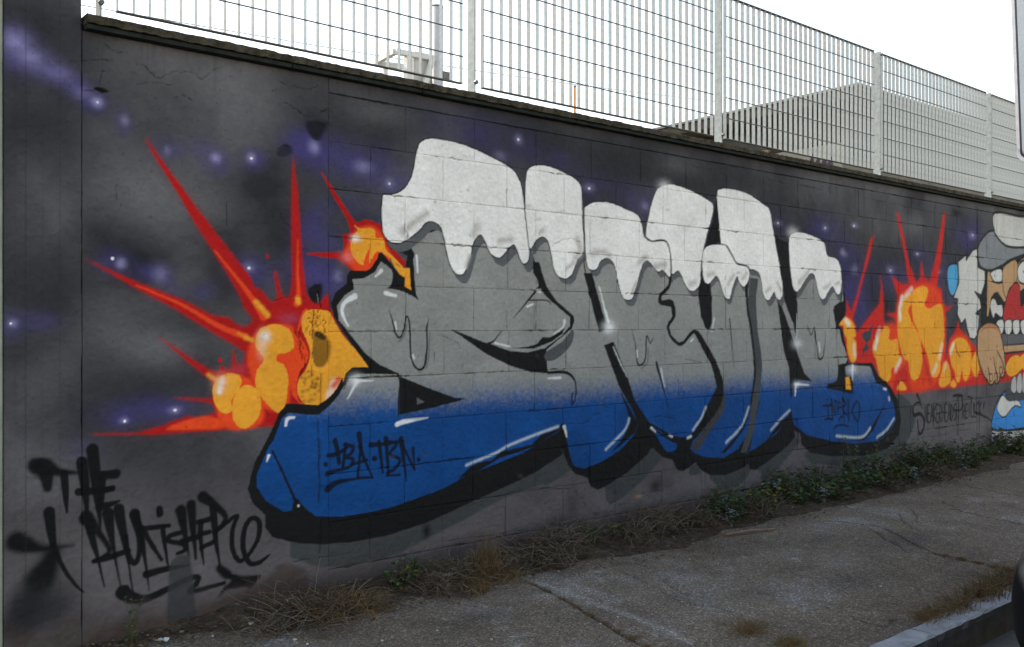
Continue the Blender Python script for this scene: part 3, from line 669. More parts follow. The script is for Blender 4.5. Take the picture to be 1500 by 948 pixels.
cv.fill(ZH((925,615),(960,632),(1020,645),(1108,642),(1085,675),(1060,702),(1040,692),(960,705),(918,745),(950,690),(980,668)), T, smooth=False, soft=.004)
cv.stroke(ZH((215,560),(170,660),(110,770),(70,860)), [8, 16, 22, 24], T, soft=16, alpha=.8); cv.blob(75, 890, 50, 44, DARK, .85); cv.blob(40, 900, 36, 40, DARK, .6); cv.blob(22, 795, 16, 12, T, .5)
for p, r in [(((100,100),(140,190),(195,355)),[2.2,1.6,1]),(((150,250),(80,255),(35,320),(25,420),(50,480),(150,450),(215,520),(240,620),(215,760),(165,820),(130,770),(110,580)),[1.2,1.4,1.4,1.5,2,2.2,2,1.8,1.6,1.8,1.6,1]),((( 120,800),(128,920)),[.7,.4]),
             (((775,125),(850,115),(930,125)),[1.6,1.8,1.8]),(((855,130),(855,400),(848,860)),[1.5,1.4,.8]),(((930,120),(925,300),(880,390),(760,370)),[1.8,1.5,1.2,1]),(((1035,150),(1080,140),(1100,175),(1130,150)),1.0),(((1085,170),(1105,250)),.9),(((1150,290),(1150,410),(1240,450),(1330,500),(1400,530),(1470,600)),[1.4,1.5,1.4,1.2,1,.9]),(((1340,240),(1320,370)),[1.3,.6]),(((1245,220),(1245,500),(1240,860)),[1.2,.8,.5]),(((505,430),(508,870)),[.8,.6]),(((405,580),(410,740)),[.8,.4])]:
    tagline(ZL(*p), [q * 1.3 for q in r] if isinstance(r, list) else r * 1.3, C(16, 17, 18), .5, .96)
FONT = {'N':[[(0,1),(0,0),(1,1),(1,0)]],'E':[[(1,0),(0,0),(0,1),(1,1)],[(0,.5),(.8,.5)]],'A':[[(0,1),(.5,0),(1,1)],[(.2,.65),(.8,.65)]],'K':[[(0,0),(0,1)],[(1,0),(0,.55),(1,1)]],'R':[[(0,1),(0,0),(.9,.15),(.8,.45),(0,.5),(1,1)]],
        'H':[[(0,0),(0,1)],[(1,0),(1,1)],[(0,.5),(1,.5)]],'D':[[(0,0),(0,1),(.9,.7),(.9,.3),(0,0)]],'S':[[(1,.05),(.1,.1),(.1,.4),(.9,.55),(.9,.9),(0,1)]],'I':[[(.5,0),(.5,1)]],'L':[[(0,0),(0,1),(1,1)]],'C':[[(1,.1),(.1,.2),(.1,.85),(1,.95)]],'U':[[(0,0),(.1,.9),(.9,.9),(1,0)]],
        'F':[[(0,1),(0,0),(1,0)],[(0,.5),(.8,.5)]],'O':[[(.5,0),(0,.5),(.5,1),(1,.5),(.5,0)]],'T':[[(0,0),(1,0)],[(.5,0),(.5,1)]]}
def word(zf, txt, x0, y0, x1, y1, h, r, col):
    n = len(txt)
    for i, ch in enumerate(txt):
        k = i / max(n - 1, 1); w = (x1 - x0) / n
        bx, by = x0 + w * i, y0 + (y1 - y0) * k
        jit = (random.random() - .5) * .12 * h
        for s in FONT[ch]:
            tagline(zf(*[(bx + px * w * .72, by + py * h + jit) for px, py in s]), r, col, .4, .92)
word(ZL, 'NEAKERHEADS', 250, 300, 830, 260, 300, 1.25, C(16, 17, 18))
word(ZL, 'REILLCK', 935, 280, 1300, 240, 240, 1.15, C(16, 17, 18))
NI = C(14, 20, 30)
for p, r in [(((320,225),(322,235)),1.4),(((240,360),(420,345)),[1.9,1.4]),(((330,350),(335,640)),1.5),(((260,650),(345,630),(425,650)),1.4),(((395,220),(415,450),(425,640)),1.5),(((400,230),(490,580)),1.3),(((480,250),(490,500)),1.2),(((470,240),(590,300)),1.2),(((540,320),(545,500)),1.4),(((545,400),(640,380)),1.3),(((560,690),(590,610),(660,590)),1.3),
             (((640,190),(660,400),(680,700)),[1.8,1.5,.8]),(((645,210),(720,310),(640,420),(690,500),(760,580),(790,690)),[1.8,1.5,1.3,1.5,1.3,.9]),(((770,230),(780,430),(785,690)),[1.5,1.3,.8]),(((940,250),(870,400),(860,520),(930,640),(970,680),(1010,520),(1000,350),(945,250)),1.5),(((460,840),(520,780),(650,770),(770,800)),[1.6,1.2,1.2,1])]:
    tagline(ZT(*p), [q * 1.25 for q in r] if isinstance(r, list) else r * 1.25, NI, .5, .9)

# --- the bearded figure by the fire
KW = C(30, 31, 32); FLESH = C(160, 126, 92); CW = C(172, 169, 163); HATG = C(112, 114, 116)
def outl(z, pts, col, r=1.2, smooth=True):
    P = z(*pts); Q = crspline(P, True, 5) if smooth else np.array(P)
    cv.fill(P, col, smooth)
    cv.stroke(np.vstack([Q, Q[:1]]), r, KW, soft=.5, smooth=False)
cv.fill(ZJ((270,500),(340,480),(520,440),(640,380),(900,380),(900,1000),(300,1000),(290,700)), KW, smooth=False)
cv.fill(ZK((205,300),(260,250),(900,200),(900,360),(400,430),(235,448)), C(150, 36, 28), smooth=False)
cv.fill(ZK((370,340),(400,290),(440,280),(470,330),(440,380),(400,400),(375,380)), ORAN); cv.fill(ZK((450,290),(520,260),(640,300),(600,380),(480,370)), ORAN)
outl(ZJ, ((50,480),(85,455),(120,470),(122,600),(105,680),(80,705),(55,660),(42,560)), C(72, 140, 178), 1.4)
outl(ZJ, ((125,440),(185,385),(185,430),(235,350),(270,335),(275,480),(330,510),(330,600),(300,700),(250,670),(290,730),(300,800),(260,840),(285,850),(280,950),(270,1010),(250,1040),(215,1030),(190,940),(180,880),(150,920),(120,850),(125,730),(90,720),(130,600)), CW, 1.3, False)
outl(ZJ, ((405,200),(330,240),(280,320),(280,430),(310,490),(380,505),(460,470),(520,430),(632,385),(760,330),(860,400),(900,300),(640,250)), HATG, 1.6)
outl(ZJ, ((410,60),(405,200),(450,280),(520,325),(632,328),(760,310),(850,240),(870,120),(820,40),(640,90)), CW, 1.8)
cv.fill(ZJ((350,520),(370,520),(400,590),(470,610),(470,480),(560,430),(575,470),(640,400),(760,420),(800,600),(640,640),(480,750),(430,670),(400,680),(375,720),(355,860),(345,860)), FLESH, smooth=False)
outl(ZJ, ((470,640),(470,500),(520,445),(575,430),(578,570),(520,650),(495,720)), FLESH, 1.0)
outl(ZJ, ((375,520),(455,495),(462,590),(420,605),(385,570)), C(180, 178, 173), 1.3); cv.stroke(ZJ((405,545),(407,550)), 1.0, KW, soft=.4)
outl(ZJ, ((585,480),(640,425),(720,440),(740,560),(690,610),(610,605),(585,560)), C(180, 178, 173), 1.3); cv.stroke(ZJ((625,515),(628,520)), 1.2, KW, soft=.4)
outl(ZJ, ((470,890),(490,750),(530,640),(575,600),(600,640),(610,780),(640,760),(700,820),(720,900),(610,890),(550,895)), C(150, 40, 40), 1.1)
outl(ZJ, ((370,790),(385,725),(410,730),(430,770),(460,770),(470,830),(455,870),(410,840),(395,880)), CW, 1.1)
for i in range(6):
    x = 440 + i * 62
    outl(ZJ, ((x-20,905),(x+5,885),(x+30,895),(x+34,960),(x+20,1000),(x-5,1000),(x-18,960)), CW, .9)
cv.fill(ZK((350,225),(474,215),(700,190),(700,250),(360,268)), FLESH, smooth=False); cv.stroke(ZK((350,222),(474,212),(700,188)), 1.0, KW, soft=.4); cv.stroke(ZK((355,268),(474,255),(700,235)), 1.6, KW, soft=.4)
outl(ZK, ((205,200),(215,130),(265,90),(320,110),(345,180),(358,260),(364,340),(360,388),(346,408),(334,398),(332,428),(316,444),(300,428),(292,446),(272,448),(262,424),(240,390),(210,300)), FLESH, 1.5)
for p in [((265,350),(272,390),(276,440)),((298,290),(312,370),(322,435)),((318,255),(345,310),(356,360))]: cv.stroke(ZK(*p), [1.1, 1.6], KW, soft=.4)
for x, y in [(283,405),(314,400),(340,365)]:
    q_ = crspline(ZK((x - 9, y - 14), (x + 4, y - 18), (x + 9, y + 5), (x + 3, y + 24), (x - 7, y + 18)), True, 4); cv.stroke(np.vstack([q_, q_[:1]]), .8, KW, soft=.4, smooth=False)
cv.fill(ZK((215,150),(265,95),(320,115),(340,160),(300,125),(255,125)), C(150, 92, 62), alpha=.7, soft=.004)
for x, y in [(250,370),(278,300),(315,225)]: cv.stroke(ZK((x, y), (x+3, y+2)), .8, KW, soft=.3)
outl(ZK, ((290,700),(305,590),(340,510),(380,480),(474,430),(640,420),(700,560),(700,680),(474,700),(380,712)), C(48, 112, 172), 1.5)
outl(ZK, ((318,580),(350,510),(385,540),(440,540),(460,580),(430,570),(400,590),(370,630),(340,630)), CW, 1.0)
cv.fill(ZK((365,500),(400,460),(474,440),(600,440),(600,520),(460,540),(390,540)), C(60, 60, 62))
for i in range(4): outl(ZK, ((400+i*32,480),(405+i*32,420-i*18),(425+i*32,400-i*18),(432+i*32,470-i*8),(420+i*32,500)), C(150, 148, 146), .8)
cv.fill(ZK((285,715),(700,690),(720,900),(285,870)), C(150, 148, 148), smooth=False); cv.stroke(ZK((288,690),(284,860)), 1.2, KW, soft=.5); cv.stroke(ZK((290,710),(400,712),(700,690)), 1.6, KW, soft=.5)
cv.stroke(ZK((345,720),(347,790)), 1, KW, soft=.4)
for i in range(26): cv.stroke(ZK((400+random.random()*90, 740+random.random()*110), (405+random.random()*90, 750+random.random()*110)), .6, C(40, 42, 46), soft=.5, alpha=.8)

# --- form lines on the pillar, seam by the figure
for x_, a_ in ((37, .8), (87, .4), (22, .15), (62, .15)):
    cv.stroke([(x_, -60), (x_ + .3, 200), (x_, 500), (x_ + .2, 760), (x_, 1000)], .6, C(34, 34, 36), soft=.6, alpha=a_ * .7, depth=.0015)
cv.stroke([(1431, 318), (1432, 420), (1431, 520), (1431, 650)], 1.2, C(34, 34, 36), soft=.8, alpha=.6, depth=.004)
# --- wear: cracks, chips, stains (shapes of their own)
def crack(p, r=.6, d=.004, a=.8, col=C(24, 23, 24)):
    P = crspline(p, False, 5)
    g_ = np.random.default_rng(int(P[0, 0] * 7 + P[0, 1]))
    P = P + (g_.random(P.shape) - .5) * 2.4
    for k_ in range(len(P) - 1):
        if g_.random() < .16: continue
        cv.stroke(P[k_:k_ + 2], r * g_.uniform(.5, 1.15), col, soft=.45, alpha=a * g_.uniform(.35, .9), smooth=False, depth=d)
for p in [ZN((445,145),(560,155),(720,170)),ZN((730,330),(800,370),(840,410),(880,428),(950,400),(1060,400),(1110,432),(1180,385),(1240,360)),ZN((445,335),(540,328),(620,338)),ZN((750,465),(860,458),(960,472)),ZN((570,240),(620,280),(700,290)),ZN((548,470),(560,400),(575,390)),ZN((450,495),(520,495)),ZN((960,540),(1010,520),(1060,560)),
          ZO((40,450),(110,470),(200,490),(250,470)),ZO((60,560),(130,600),(200,640),(300,600)),ZO((20,830),(60,800),(100,820)),ZS((440,410),(500,440),(560,420)),ZS((40,600),(90,670),(130,700)),ZF((760,150),(850,130),(930,140)),ZF((500,0),(540,30)),ZG((1250,440),(1250,560)),ZG((650,310),(640,390),(670,470)),
          ZM((0,290),(140,290),(200,350),(260,420),(320,425),(345,370)),ZM((360,365),(420,370),(500,320),(600,300),(690,270)),ZM((690,270),(690,400)),ZM((850,200),(850,370)),ZM((880,285),(930,295),(990,285)),ZM((1270,170),(1300,210)),ZE((230,820),(350,800),(700,760)),ZE((860,735),(1000,715),(1270,680)),ZE((1000,580),(1250,505),(1480,500)),ZL((0,930),(200,890),(430,855),(720,790)),ZL((740,670),(800,740),(880,760),(1140,740)),ZP((220,0),(460,50),(700,100),(900,140),(1060,165)),
          ZA((1240,665),(1330,635),(1390,655)),ZB((830,90),(840,130)),ZB((610,40),(730,70),(840,100)),ZB((1060,120),(1200,150),(1400,185)),ZD((550,375),(620,395)),ZD((380,640),(440,630),(500,640)),ZC((1320,825),(1420,820),(1490,765)),ZC((590,340),(680,365),(740,430),(745,540)),ZC((590,430),(585,500))]:
    crack(p)
for p in [ZF((985,70),(1010,160),(1000,220)),ZF((975,200),(970,400),(965,560)),ZF((1015,560),(1012,740)),ZF((890,330),(930,480),(900,560)),ZF((870,310),(900,400),(910,480)),ZE((350,190),(352,360),(355,560)),ZE((360,640),(355,780))]:
    crack(p, 1.2, .008, .75, C(34, 24, 18))
cv.fill(ZF((985,320),(1040,350),(1068,400),(1055,480),(1020,520),(980,500),(970,400)), C(110, 74, 22), depth=.009, alpha=.9, soft=.004)
cv.fill(ZF((1000,320),(1045,350),(1030,370),(985,345)), C(30, 22, 14), alpha=.9, soft=.004)
hr = random.Random(4)
for _ in range(46):
    x, y = hr.uniform(895, 1015), hr.uniform(540, 715); a = hr.random() * 6.28
    if ((x - 955) / 62) ** 2 + ((y - 630) / 92) ** 2 > 1: continue
    cv.fill(ZF(*[(x + math.cos(a + t_) * hr.uniform(4, 15), y + math.sin(a + t_) * hr.uniform(3, 10)) for t_ in (0, 1.2, 2.5, 3.6, 5.0)]), C(44, 28, 12), smooth=False, alpha=hr.uniform(.35, .9), soft=.003, depth=.003)
for _ in range(30):
    x, y = hr.uniform(930, 1040), hr.uniform(210, 330)
    crack(ZF((x, y), (x + hr.uniform(-14, 14), y + hr.uniform(5, 30)), (x + hr.uniform(-20, 20), y + hr.uniform(20, 50))), .5, .003, .6, C(70, 40, 14))
cv.fill(ZF((945,90),(1015,65),(1012,150),(990,170),(960,150)), C(18, 17, 20), alpha=.95, soft=.005, depth=.008)
cv.fill(ZS((230,0),(360,0),(340,60),(300,120),(250,90),(225,40)), C(20, 19, 24), alpha=.9, soft=.006, depth=.008)
cv.fill(ZS((25,190),(70,150),(110,150),(130,190),(100,220),(40,225)), C(30, 29, 38), alpha=.8, soft=.004, depth=.004)
cv.fill(ZN((515,488),(545,478),(600,505),(560,508)), C(16, 16, 18), smooth=False, depth=.01)
cv.fill(ZM((600,220),(690,215),(690,270),(640,300),(600,290)), C(70, 64, 66), alpha=.5, soft=.01); cv.blob(*ZM((600,270))[0], 8, 9, C(28, 25, 26), .8)
cv.blob(*ZE((825,685))[0], 6, 10, C(14, 14, 14), .9); cv.blob(*ZM((505,325))[0], 5, 3, C(140, 112, 70), .6)
cv.blob(*ZM((70,480))[0], 22, 14, C(40, 37, 38), .6); cv.blob(*ZM((150,380))[0], 10, 24, C(48, 44, 46), .5)
cv.blob(*ZP((1080,140))[0], 7, 6, C(20, 20, 22), .9)
# chipped joints
def wall_px(u, z):
    d_ = WALL_Y * ST + CT * u
    return (VPX - FPX * WALL_Y / CT / d_, CY - (z - EYE) * FPX / d_)
jr = random.Random(21)
for _ in range(120):
    row_ = jr.choice([.117, .327, .537, .747, .957, 1.167, 1.377, 1.587, 1.797, 2.007, 2.217])
    u_ = 1.9 + 8.0 * jr.random() ** 1.5; L_ = jr.uniform(.03, .28); n_ = max(int(L_ / .02), 2)
    P_ = [wall_px(u_ + L_ * q / n_, row_ + jr.gauss(0, .0022)) for q in range(n_ + 1)]
    for q in range(n_):
        if jr.random() < .25: continue
        cv.stroke(P_[q:q + 2], jr.uniform(.3, 1.1), C(30, 27, 27), soft=.4, alpha=jr.uniform(.35, .85), smooth=False, depth=.004)
for _ in range(45):
    row_ = jr.choice([.327, .537, .747, .957, 1.167, 1.377, 1.587, 1.797, 2.007])
    u_ = 1.9 + .2 * jr.randrange(40); L_ = jr.uniform(.05, .19)
    P_ = [wall_px(u_ + jr.gauss(0, .002), row_ + L_ * q / 5) for q in range(6)]
    for q in range(5):
        if jr.random() < .3: continue
        cv.stroke(P_[q:q + 2], jr.uniform(.3, .8), C(30, 27, 27), soft=.4, alpha=jr.uniform(.3, .7), smooth=False, depth=.003)
for _ in range(34):                        # knocked corners and spalls
    x = jr.uniform(490, 1430); y = jr.uniform(.2, 1) * 560 + 160; r_ = jr.uniform(1.5, 5)
    cv.fill([(x + math.cos(a_) * r_ * jr.uniform(.5, 1.4), y + math.sin(a_) * r_ * jr.uniform(.3, .9)) for a_ in (0, .9, 1.8, 2.8, 3.7, 4.6, 5.5)], C(60, 56, 56), smooth=False, alpha=jr.uniform(.2, .6), soft=.003, depth=.003)
# dirt rising from the ground, exposed brown base
dirt = np.clip((0.16 + 0.22 * (n_mid - 0.5) - VV[:, None]) / 0.10, 0, 1)[..., None]
cv.c += dirt * 0.7 * (C(58, 50, 46) - cv.c)
cv.fill(ZH((350,940),(420,880),(560,840),(800,800),(900,760),(1010,720),(1080,690),(1150,640),(1180,600),(1230,600),(1300,640),(1290,760),(1100,900),(800,990),(300,990)), C(62, 50, 46), alpha=.75, soft=.01)
cv.fill(ZH((720,940),(715,640),(740,570),(790,560),(810,600),(830,940)), C(46, 47, 49), alpha=.8, soft=.004)
for i in range(70):                      # rain streaks under the coping
    x = random.uniform(125, 1490); y0 = 22 + (x - 120) * .206 + 14
    L = random.uniform(20, 90)
    cv.stroke([(x, y0), (x + random.uniform(-1, 1), y0 + L)], [random.uniform(1, 4), .5], C(44, 43, 44), soft=2.5, alpha=random.uniform(.08, .3))
for i in range(1500):                     # pits
    x = random.uniform(8, 1480) if i > 700 else random.uniform(8, 480); y = random.uniform(40, 800)
    cv.stroke([(x, y), (x + .4, y + .2)], random.uniform(.3, .9), C(24, 23, 24), soft=.5, alpha=random.uniform(.2, .7), depth=.002)
# fine unevenness of plaster and paint
n_rough = vnoise(shp, 5, 2, .7)
cv.c *= (0.94 + 0.12 * n_rough[..., None]) * (0.94 + 0.12 * n_fine[..., None]) * (0.93 + 0.14 * n_mid[..., None])
cv.h += (n_mid - 0.5) * 0.010 + (n_fine - 0.5) * 0.005 + (n_rough - .5) * .003
cv.finish()

# ------------------------------------------------------------------ materials
M_PAINT = painted_mat('sprayed_masonry_paint')
M_PLAST = painted_mat('sprayed_smooth_plaster', grain=.10, bsc=340, bstr=.18)
M_CORE = mottled('wall_core', (.10,.095,.09), (.16,.15,.145))
M_COPE = mottled('mossy_concrete', (.022,.020,.011), (.085,.072,.05), 26, .95, bscale=130, bstr=1.0, bdist=.008)
M_DRIP = mottled('dark_green_drip', (.008,.011,.010), (.022,.028,.025), 18, .9, bscale=90, bstr=.6, bdist=.004)  # green-black tone for the strip under the coping slabs
M_GALV = mottled('galvanised_steel', (.27,.29,.285), (.39,.415,.405), 30, .6, .0, 90, .08)
M_WIRE = mottled('weathered_wire', (.10,.10,.10), (.17,.17,.165), 40, .6, .3, 90, .1)
M_STEEL = mottled('painted_steel', (.55,.55,.53), (.66,.66,.63), 9, .5)
M_ROAD = mottled('road_asphalt', (.07,.067,.063), (.115,.11,.10), 30, .92, bscale=220, bstr=.7)
M_EARTH = mottled('earth', (.09,.075,.055), (.16,.13,.10), 5, .95)
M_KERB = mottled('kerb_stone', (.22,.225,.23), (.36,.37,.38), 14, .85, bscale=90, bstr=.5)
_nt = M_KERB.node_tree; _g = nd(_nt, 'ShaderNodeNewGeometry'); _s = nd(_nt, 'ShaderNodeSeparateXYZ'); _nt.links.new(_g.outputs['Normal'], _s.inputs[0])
_r = ramp(_nt, _s.outputs['Z'], [(.35, (.16, .16, .17)), (.85, (1, 1, 1))])      # pale on upward faces, darker on upright ones
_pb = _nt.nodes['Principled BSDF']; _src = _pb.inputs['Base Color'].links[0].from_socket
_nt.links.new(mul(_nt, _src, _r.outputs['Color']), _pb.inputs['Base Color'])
M_SOIL = mottled('soil', (.035,.026,.018), (.095,.07,.048), 26, .95, bscale=90, bstr=1.0, bdist=.012)

def island_mat(name, cols, rough=.7, trans=0.0):
    m, nt, p = new_mat(name)
    g = nd(nt, 'ShaderNodeNewGeometry')
    n = len(cols)
    r = ramp(nt, g.outputs['Random Per Island'], [((i + .5) / n, c) for i, c in enumerate(cols)])
    nt.links.new(r.outputs['Color'], p.inputs['Base Color'])
    p.inputs['Roughness'].default_value = rough
    p.inputs['Specular IOR Level'].default_value = .25
    return m
M_LEAF = island_mat('weed_leaf', [(.022,.05,.018),(.035,.075,.022),(.05,.10,.03),(.03,.06,.03),(.07,.10,.035),(.14,.12,.03)])
M_LEAFY = island_mat('yellowing_leaf', [(.05,.08,.02),(.22,.17,.02),(.07,.10,.03),(.30,.20,.02),(.04,.07,.02)])
M_LEAFG = island_mat('paint_dusted_leaf', [(.03,.06,.025),(.20,.22,.22),(.05,.09,.03),(.28,.30,.31),(.035,.06,.02)])
M_STEM = island_mat('weed_stem', [(.05,.06,.025),(.09,.07,.035)])
M_TWIG = island_mat('dry_twig', [(.05,.036,.024),(.09,.066,.045),(.13,.10,.07),(.17,.14,.10),(.07,.045,.03)])
M_STRAW = island_mat('dry_grass', [(.12,.075,.03),(.17,.11,.045),(.10,.06,.03),(.22,.15,.06),(.08,.055,.03)])
M_LITTER = island_mat('leaf_litter', [(.05,.032,.02),(.09,.055,.03),(.035,.025,.018),(.14,.085,.04),(.07,.05,.035),(.16,.12,.08)])

# ------------------------------------------------------------------ the wall
edge_n = vnoise((cv.H, cv.W), 30, 4, .6)
def steps(a, b, f):
    out = [a]
    while out[-1] < b - 1e-6:
        out.append(min(out[-1] + f(out[-1]), b))
    if len(out) > 2 and out[-1] - out[-2] < .35 * f(out[-1]): out.pop(-2)
    return np.array(out)
def dep(u): return WALL_Y * ST + CT * u
def panel(name, ua, ub, za, zb, parent, mat, er=.007, ed=.006, proud=0.0, back=.03, q=.88):
    us = steps(ua, ub, lambda u: min(max(q * dep(u) ** 2 / 3226, .003), .016))
    dz = q * dep(max(ua, .5 * (ua + ub) if ub - ua < 3 else ua)) / 901
    vs_ = np.linspace(za, zb, max(int(math.ceil((zb - za) / dz)), 2) + 1)
    if ed > 0:
        us = np.unique(np.concatenate([us, [ua + er * .45, ua + er, ub - er * .45, ub - er]]))
        vs_ = np.unique(np.concatenate([vs_, [za + er * .45, za + er, zb - er * .45, zb - er]]))
    nu, nv = len(us), len(vs_)
    U, V = np.meshgrid(us, vs_)
    u, v = U.ravel(), V.ravel()
    du = np.gradient(us); 
    col, h = cv.sample(u, v, np.tile(du, nv), np.full(nu * nv, dz))
    y = WALL_Y - h - proud
    if ed > 0:
        e = np.minimum(np.minimum(u - ua, ub - u), np.minimum(v - za, zb - v))
        k = np.clip(e / er, 0, 1)
        jag = edge_n[np.clip(((v - cv.v0) / cv.res).astype(int), 0, cv.H - 1), np.clip(((u - cv.u0) / cv.res).astype(int), 0, cv.W - 1)]
        y = y + ed * (1 - np.sqrt(1 - (1 - k) ** 2)) * np.clip(5.5 * (jag - .37), .06, 2.6)
    P = np.stack([u, y, v], 1)
    i = (np.arange(nv - 1)[:, None] * nu + np.arange(nu - 1)[None, :]).ravel()
    Q = np.stack([i, i + 1, i + nu + 1, i + nu], 1)
    ring = np.concatenate([np.arange(nu), np.arange(1, nv) * nu + nu - 1, (nv - 1) * nu + np.arange(nu - 2, -1, -1), np.arange(nv - 2, 0, -1) * nu])
    n0 = len(P); R = P[ring].copy(); R[:, 1] = WALL_Y + back
    rn = np.roll(np.arange(len(ring)), -1)
    S = np.stack([ring, n0 + np.arange(len(ring)), n0 + rn, ring[rn]], 1)
    me = np_mesh(name, np.concatenate([P, R]), np.concatenate([Q, S]), np.concatenate([col, col[ring]]), mat)
    return link(name, me, parent)

WALL_END = 14.2
PX0, PX1, BX0 = 0.627, 0.880, 1.889
ZT0, ZTOP = 2.217, 2.285
wall = tag(empty('graffiti_wall', (0, 0, 0)), 'long block wall covered by a spray painted mural of snow capped grey and blue letters', 'wall')
core = MB().box(PX1 + .004, WALL_END, WALL_Y + .0125, WALL_Y + .24, -.1, ZTOP - .002)
core.build('wall_core', M_CORE, wall)
# recessed joints, painted over like the blocks
us = steps(BX0 - .02, WALL_END, lambda u: min(max(1.5 * dep(u) ** 2 / 3226, .006), .03)); vs_ = np.arange(-.05, ZTOP - .004, .008)
U, V = np.meshgrid(us, vs_); c_, h_ = cv.sample(U.ravel(), V.ravel(), np.full(U.size, .008), np.full(U.size, .008))
i = (np.arange(len(vs_) - 1)[:, None] * len(us) + np.arange(len(us) - 1)[None, :]).ravel()
fill_n = vnoise(U.shape, 26, 4, .6).ravel()
mort = link('mortar', np_mesh('mortar', np.stack([U.ravel(), WALL_Y - h_ + .0068 - .0034 * np.clip((fill_n - .40) * 5, 0, 1), V.ravel()], 1), np.stack([i, i+1, i+len(us)+1, i+len(us)], 1), c_ * .8, M_PAINT), wall)
panel('plaster_panel', PX1 + .003, BX0 + .0002, -.05, ZTOP, wall, M_PLAST, er=.004, ed=.0012)
panel('top_beam', BX0 + .001, WALL_END, ZT0 + .003, ZTOP, wall, M_PLAST, er=.004, ed=.003, proud=.002)
rows = [-.05, .117, .327, .537, .747, .957, 1.167, 1.377, 1.587, 1.797, 2.007, ZT0]
gr = random.Random(5)
nblock = 0
rowgap = [gr.choice([.0002, .0004, .0007, .0011]) for _ in rows]
for r in range(len(rows) - 1):
    za, zb = rows[r], rows[r + 1]
    A = (len(rows) - 2 - r) % 2 == 0
    u = BX0 if A else BX0 - .19
    g_left = gr.choice([.0003, .0008])
    while u < WALL_END - .05:
        ub = min(u + .4 + gr.uniform(-.006, .006), WALL_END)
        if WALL_END - ub < .12: ub = WALL_END
        ua = max(u, BX0)
        g_right = gr.choice([.0002, .0003, .0006, .001, .0018])
        if ub - ua > .06:
            er = gr.choice([.006, .009, .013])
            panel('block', ua + g_left, ub - g_right, za + rowgap[r] * gr.uniform(.5, 1.3), zb - rowgap[r+1] * gr.uniform(.5, 1.3), wall, M_PAINT,
                  er=er, ed=gr.uniform(.002, .0055), proud=gr.uniform(-.0016, .0022))
            nblock += 1
        u = ub; g_left = g_right

# coping slabs with a drip edge
cop_x = [PX1 + .006, 1.70, 2.36, 3.35, 4.34, 5.33, 6.32, 7.31, 8.30, 9.29, 10.28, 11.27, 12.26, 13.25, WALL_END + .03]
for a, b in zip(cop_x[:-1], cop_x[1:]):
    n = max(int((b - a) / .02), 3); prof = [(-.052, .020), (-.053, .046), (-.046, .052), (.10, .058), (.29, .050), (.29, .019)]
    V_, F_ = [], []
    for k in range(n + 1):
        x = a + .002 + (b - a - .004) * k / n
        for j, (dy, dz_) in enumerate(prof):
            V_.append((x, WALL_Y + dy + random.uniform(-.003, .002), ZTOP + dz_ + random.uniform(-.0018, .0028)))
    m = len(prof)
    for k in range(n):
        for j in range(m): F_.append((k*m+j, k*m+(j+1) % m, (k+1)*m+(j+1) % m, (k+1)*m+j))
    F_.append(tuple(range(m))); F_.append(tuple(n*m + m-1-j for j in range(m)))
    sl = MB().add(V_, F_).build('coping_slab', M_COPE, wall)
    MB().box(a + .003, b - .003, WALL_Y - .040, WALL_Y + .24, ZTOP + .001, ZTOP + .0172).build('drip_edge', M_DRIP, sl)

pil = tag(empty('concrete_pillar', (0, 0, 0)), 'tall smooth concrete pillar sprayed grey and violet at the end of the wall', 'pillar')
panel('painted_face', PX0, PX1, -.05, 2.795, pil, M_PLAST, er=.006, ed=.005, proud=.003)
MB().box(PX0 + .004, PX1 - .004, WALL_Y + .012, WALL_Y + .30, -.1, 2.79).build('pillar_core', M_CORE, pil)
MB().box(PX0 - .02, PX1 + .02, WALL_Y - .03, WALL_Y + .33, 2.80, 2.86).build('pillar_cap', M_COPE, pil, bevel=.006)

# gate beside the pillar, of which only its post edge shows
M_GATE = mottled('gate_paint', (.20,.21,.17), (.30,.31,.26), 7, .6)
gate = tag(empty('metal_gate', (0, 0, 0)), 'pale grey green metal gate post and sheet panel beside the painted pillar', 'gate')
MB().box(.50, .6255, WALL_Y + .006, WALL_Y + .09, -.1, 2.6).build('gate_post', M_GATE, gate, bevel=.004)
MB().box(-2.2, -2.12, WALL_Y + .01, WALL_Y + .09, -.1, 2.6).build('gate_post', M_GATE, gate, bevel=.004)
for z in (.15, 1.2, 2.2): MB().box(-2.12, .535, WALL_Y + .03, WALL_Y + .07, z, z + .06).build('gate_rail', M_GATE, gate, bevel=.003)
for k in range(22): MB().box(-2.1 + k * .12, -2.1 + k * .12 + .112, WALL_Y + .015, WALL_Y + .028, .08, 2.35).build('gate_board', M_GATE, gate)

# ------------------------------------------------------------------ grating fence on the wall
FY = 3.68
fence = tag(empty('grating_fence', (0, FY, ZTOP + .06)), 'galvanised steel bar grating fence with flat posts standing on the wall top', 'fence')
fence_z0 = ZTOP + .058
posts = [4.752 + 2.0 * k for k in range(-1, 6)]
def rel(me_fn): return me_fn
def fpart(mb, name, mat, parent, bevel=0):
    o = mb.build(name, mat, parent, bevel)
    return o
def at_fence(o): o.matrix_parent_inverse = Matrix.Translation((0, -FY, -(ZTOP + .06))); return o
post_me = MB().box(-.004, .004, -.03, .03, fence_z0, 3.352).mesh('fence_post', M_GALV, .0015)
plate_me = MB().box(-.045, .045, -.035, .035, fence_z0 - .004, fence_z0 + .006).mesh('foot_plate', M_GALV, .001)
bolt_me = MB().tube([(0, -.045, 0), (0, -.03, 0)], .011, 6).mesh('clamp_bolt', M_WIRE)
def cp(name, me, parent, loc):
    o = link(name, me, parent); o.location = loc; return o
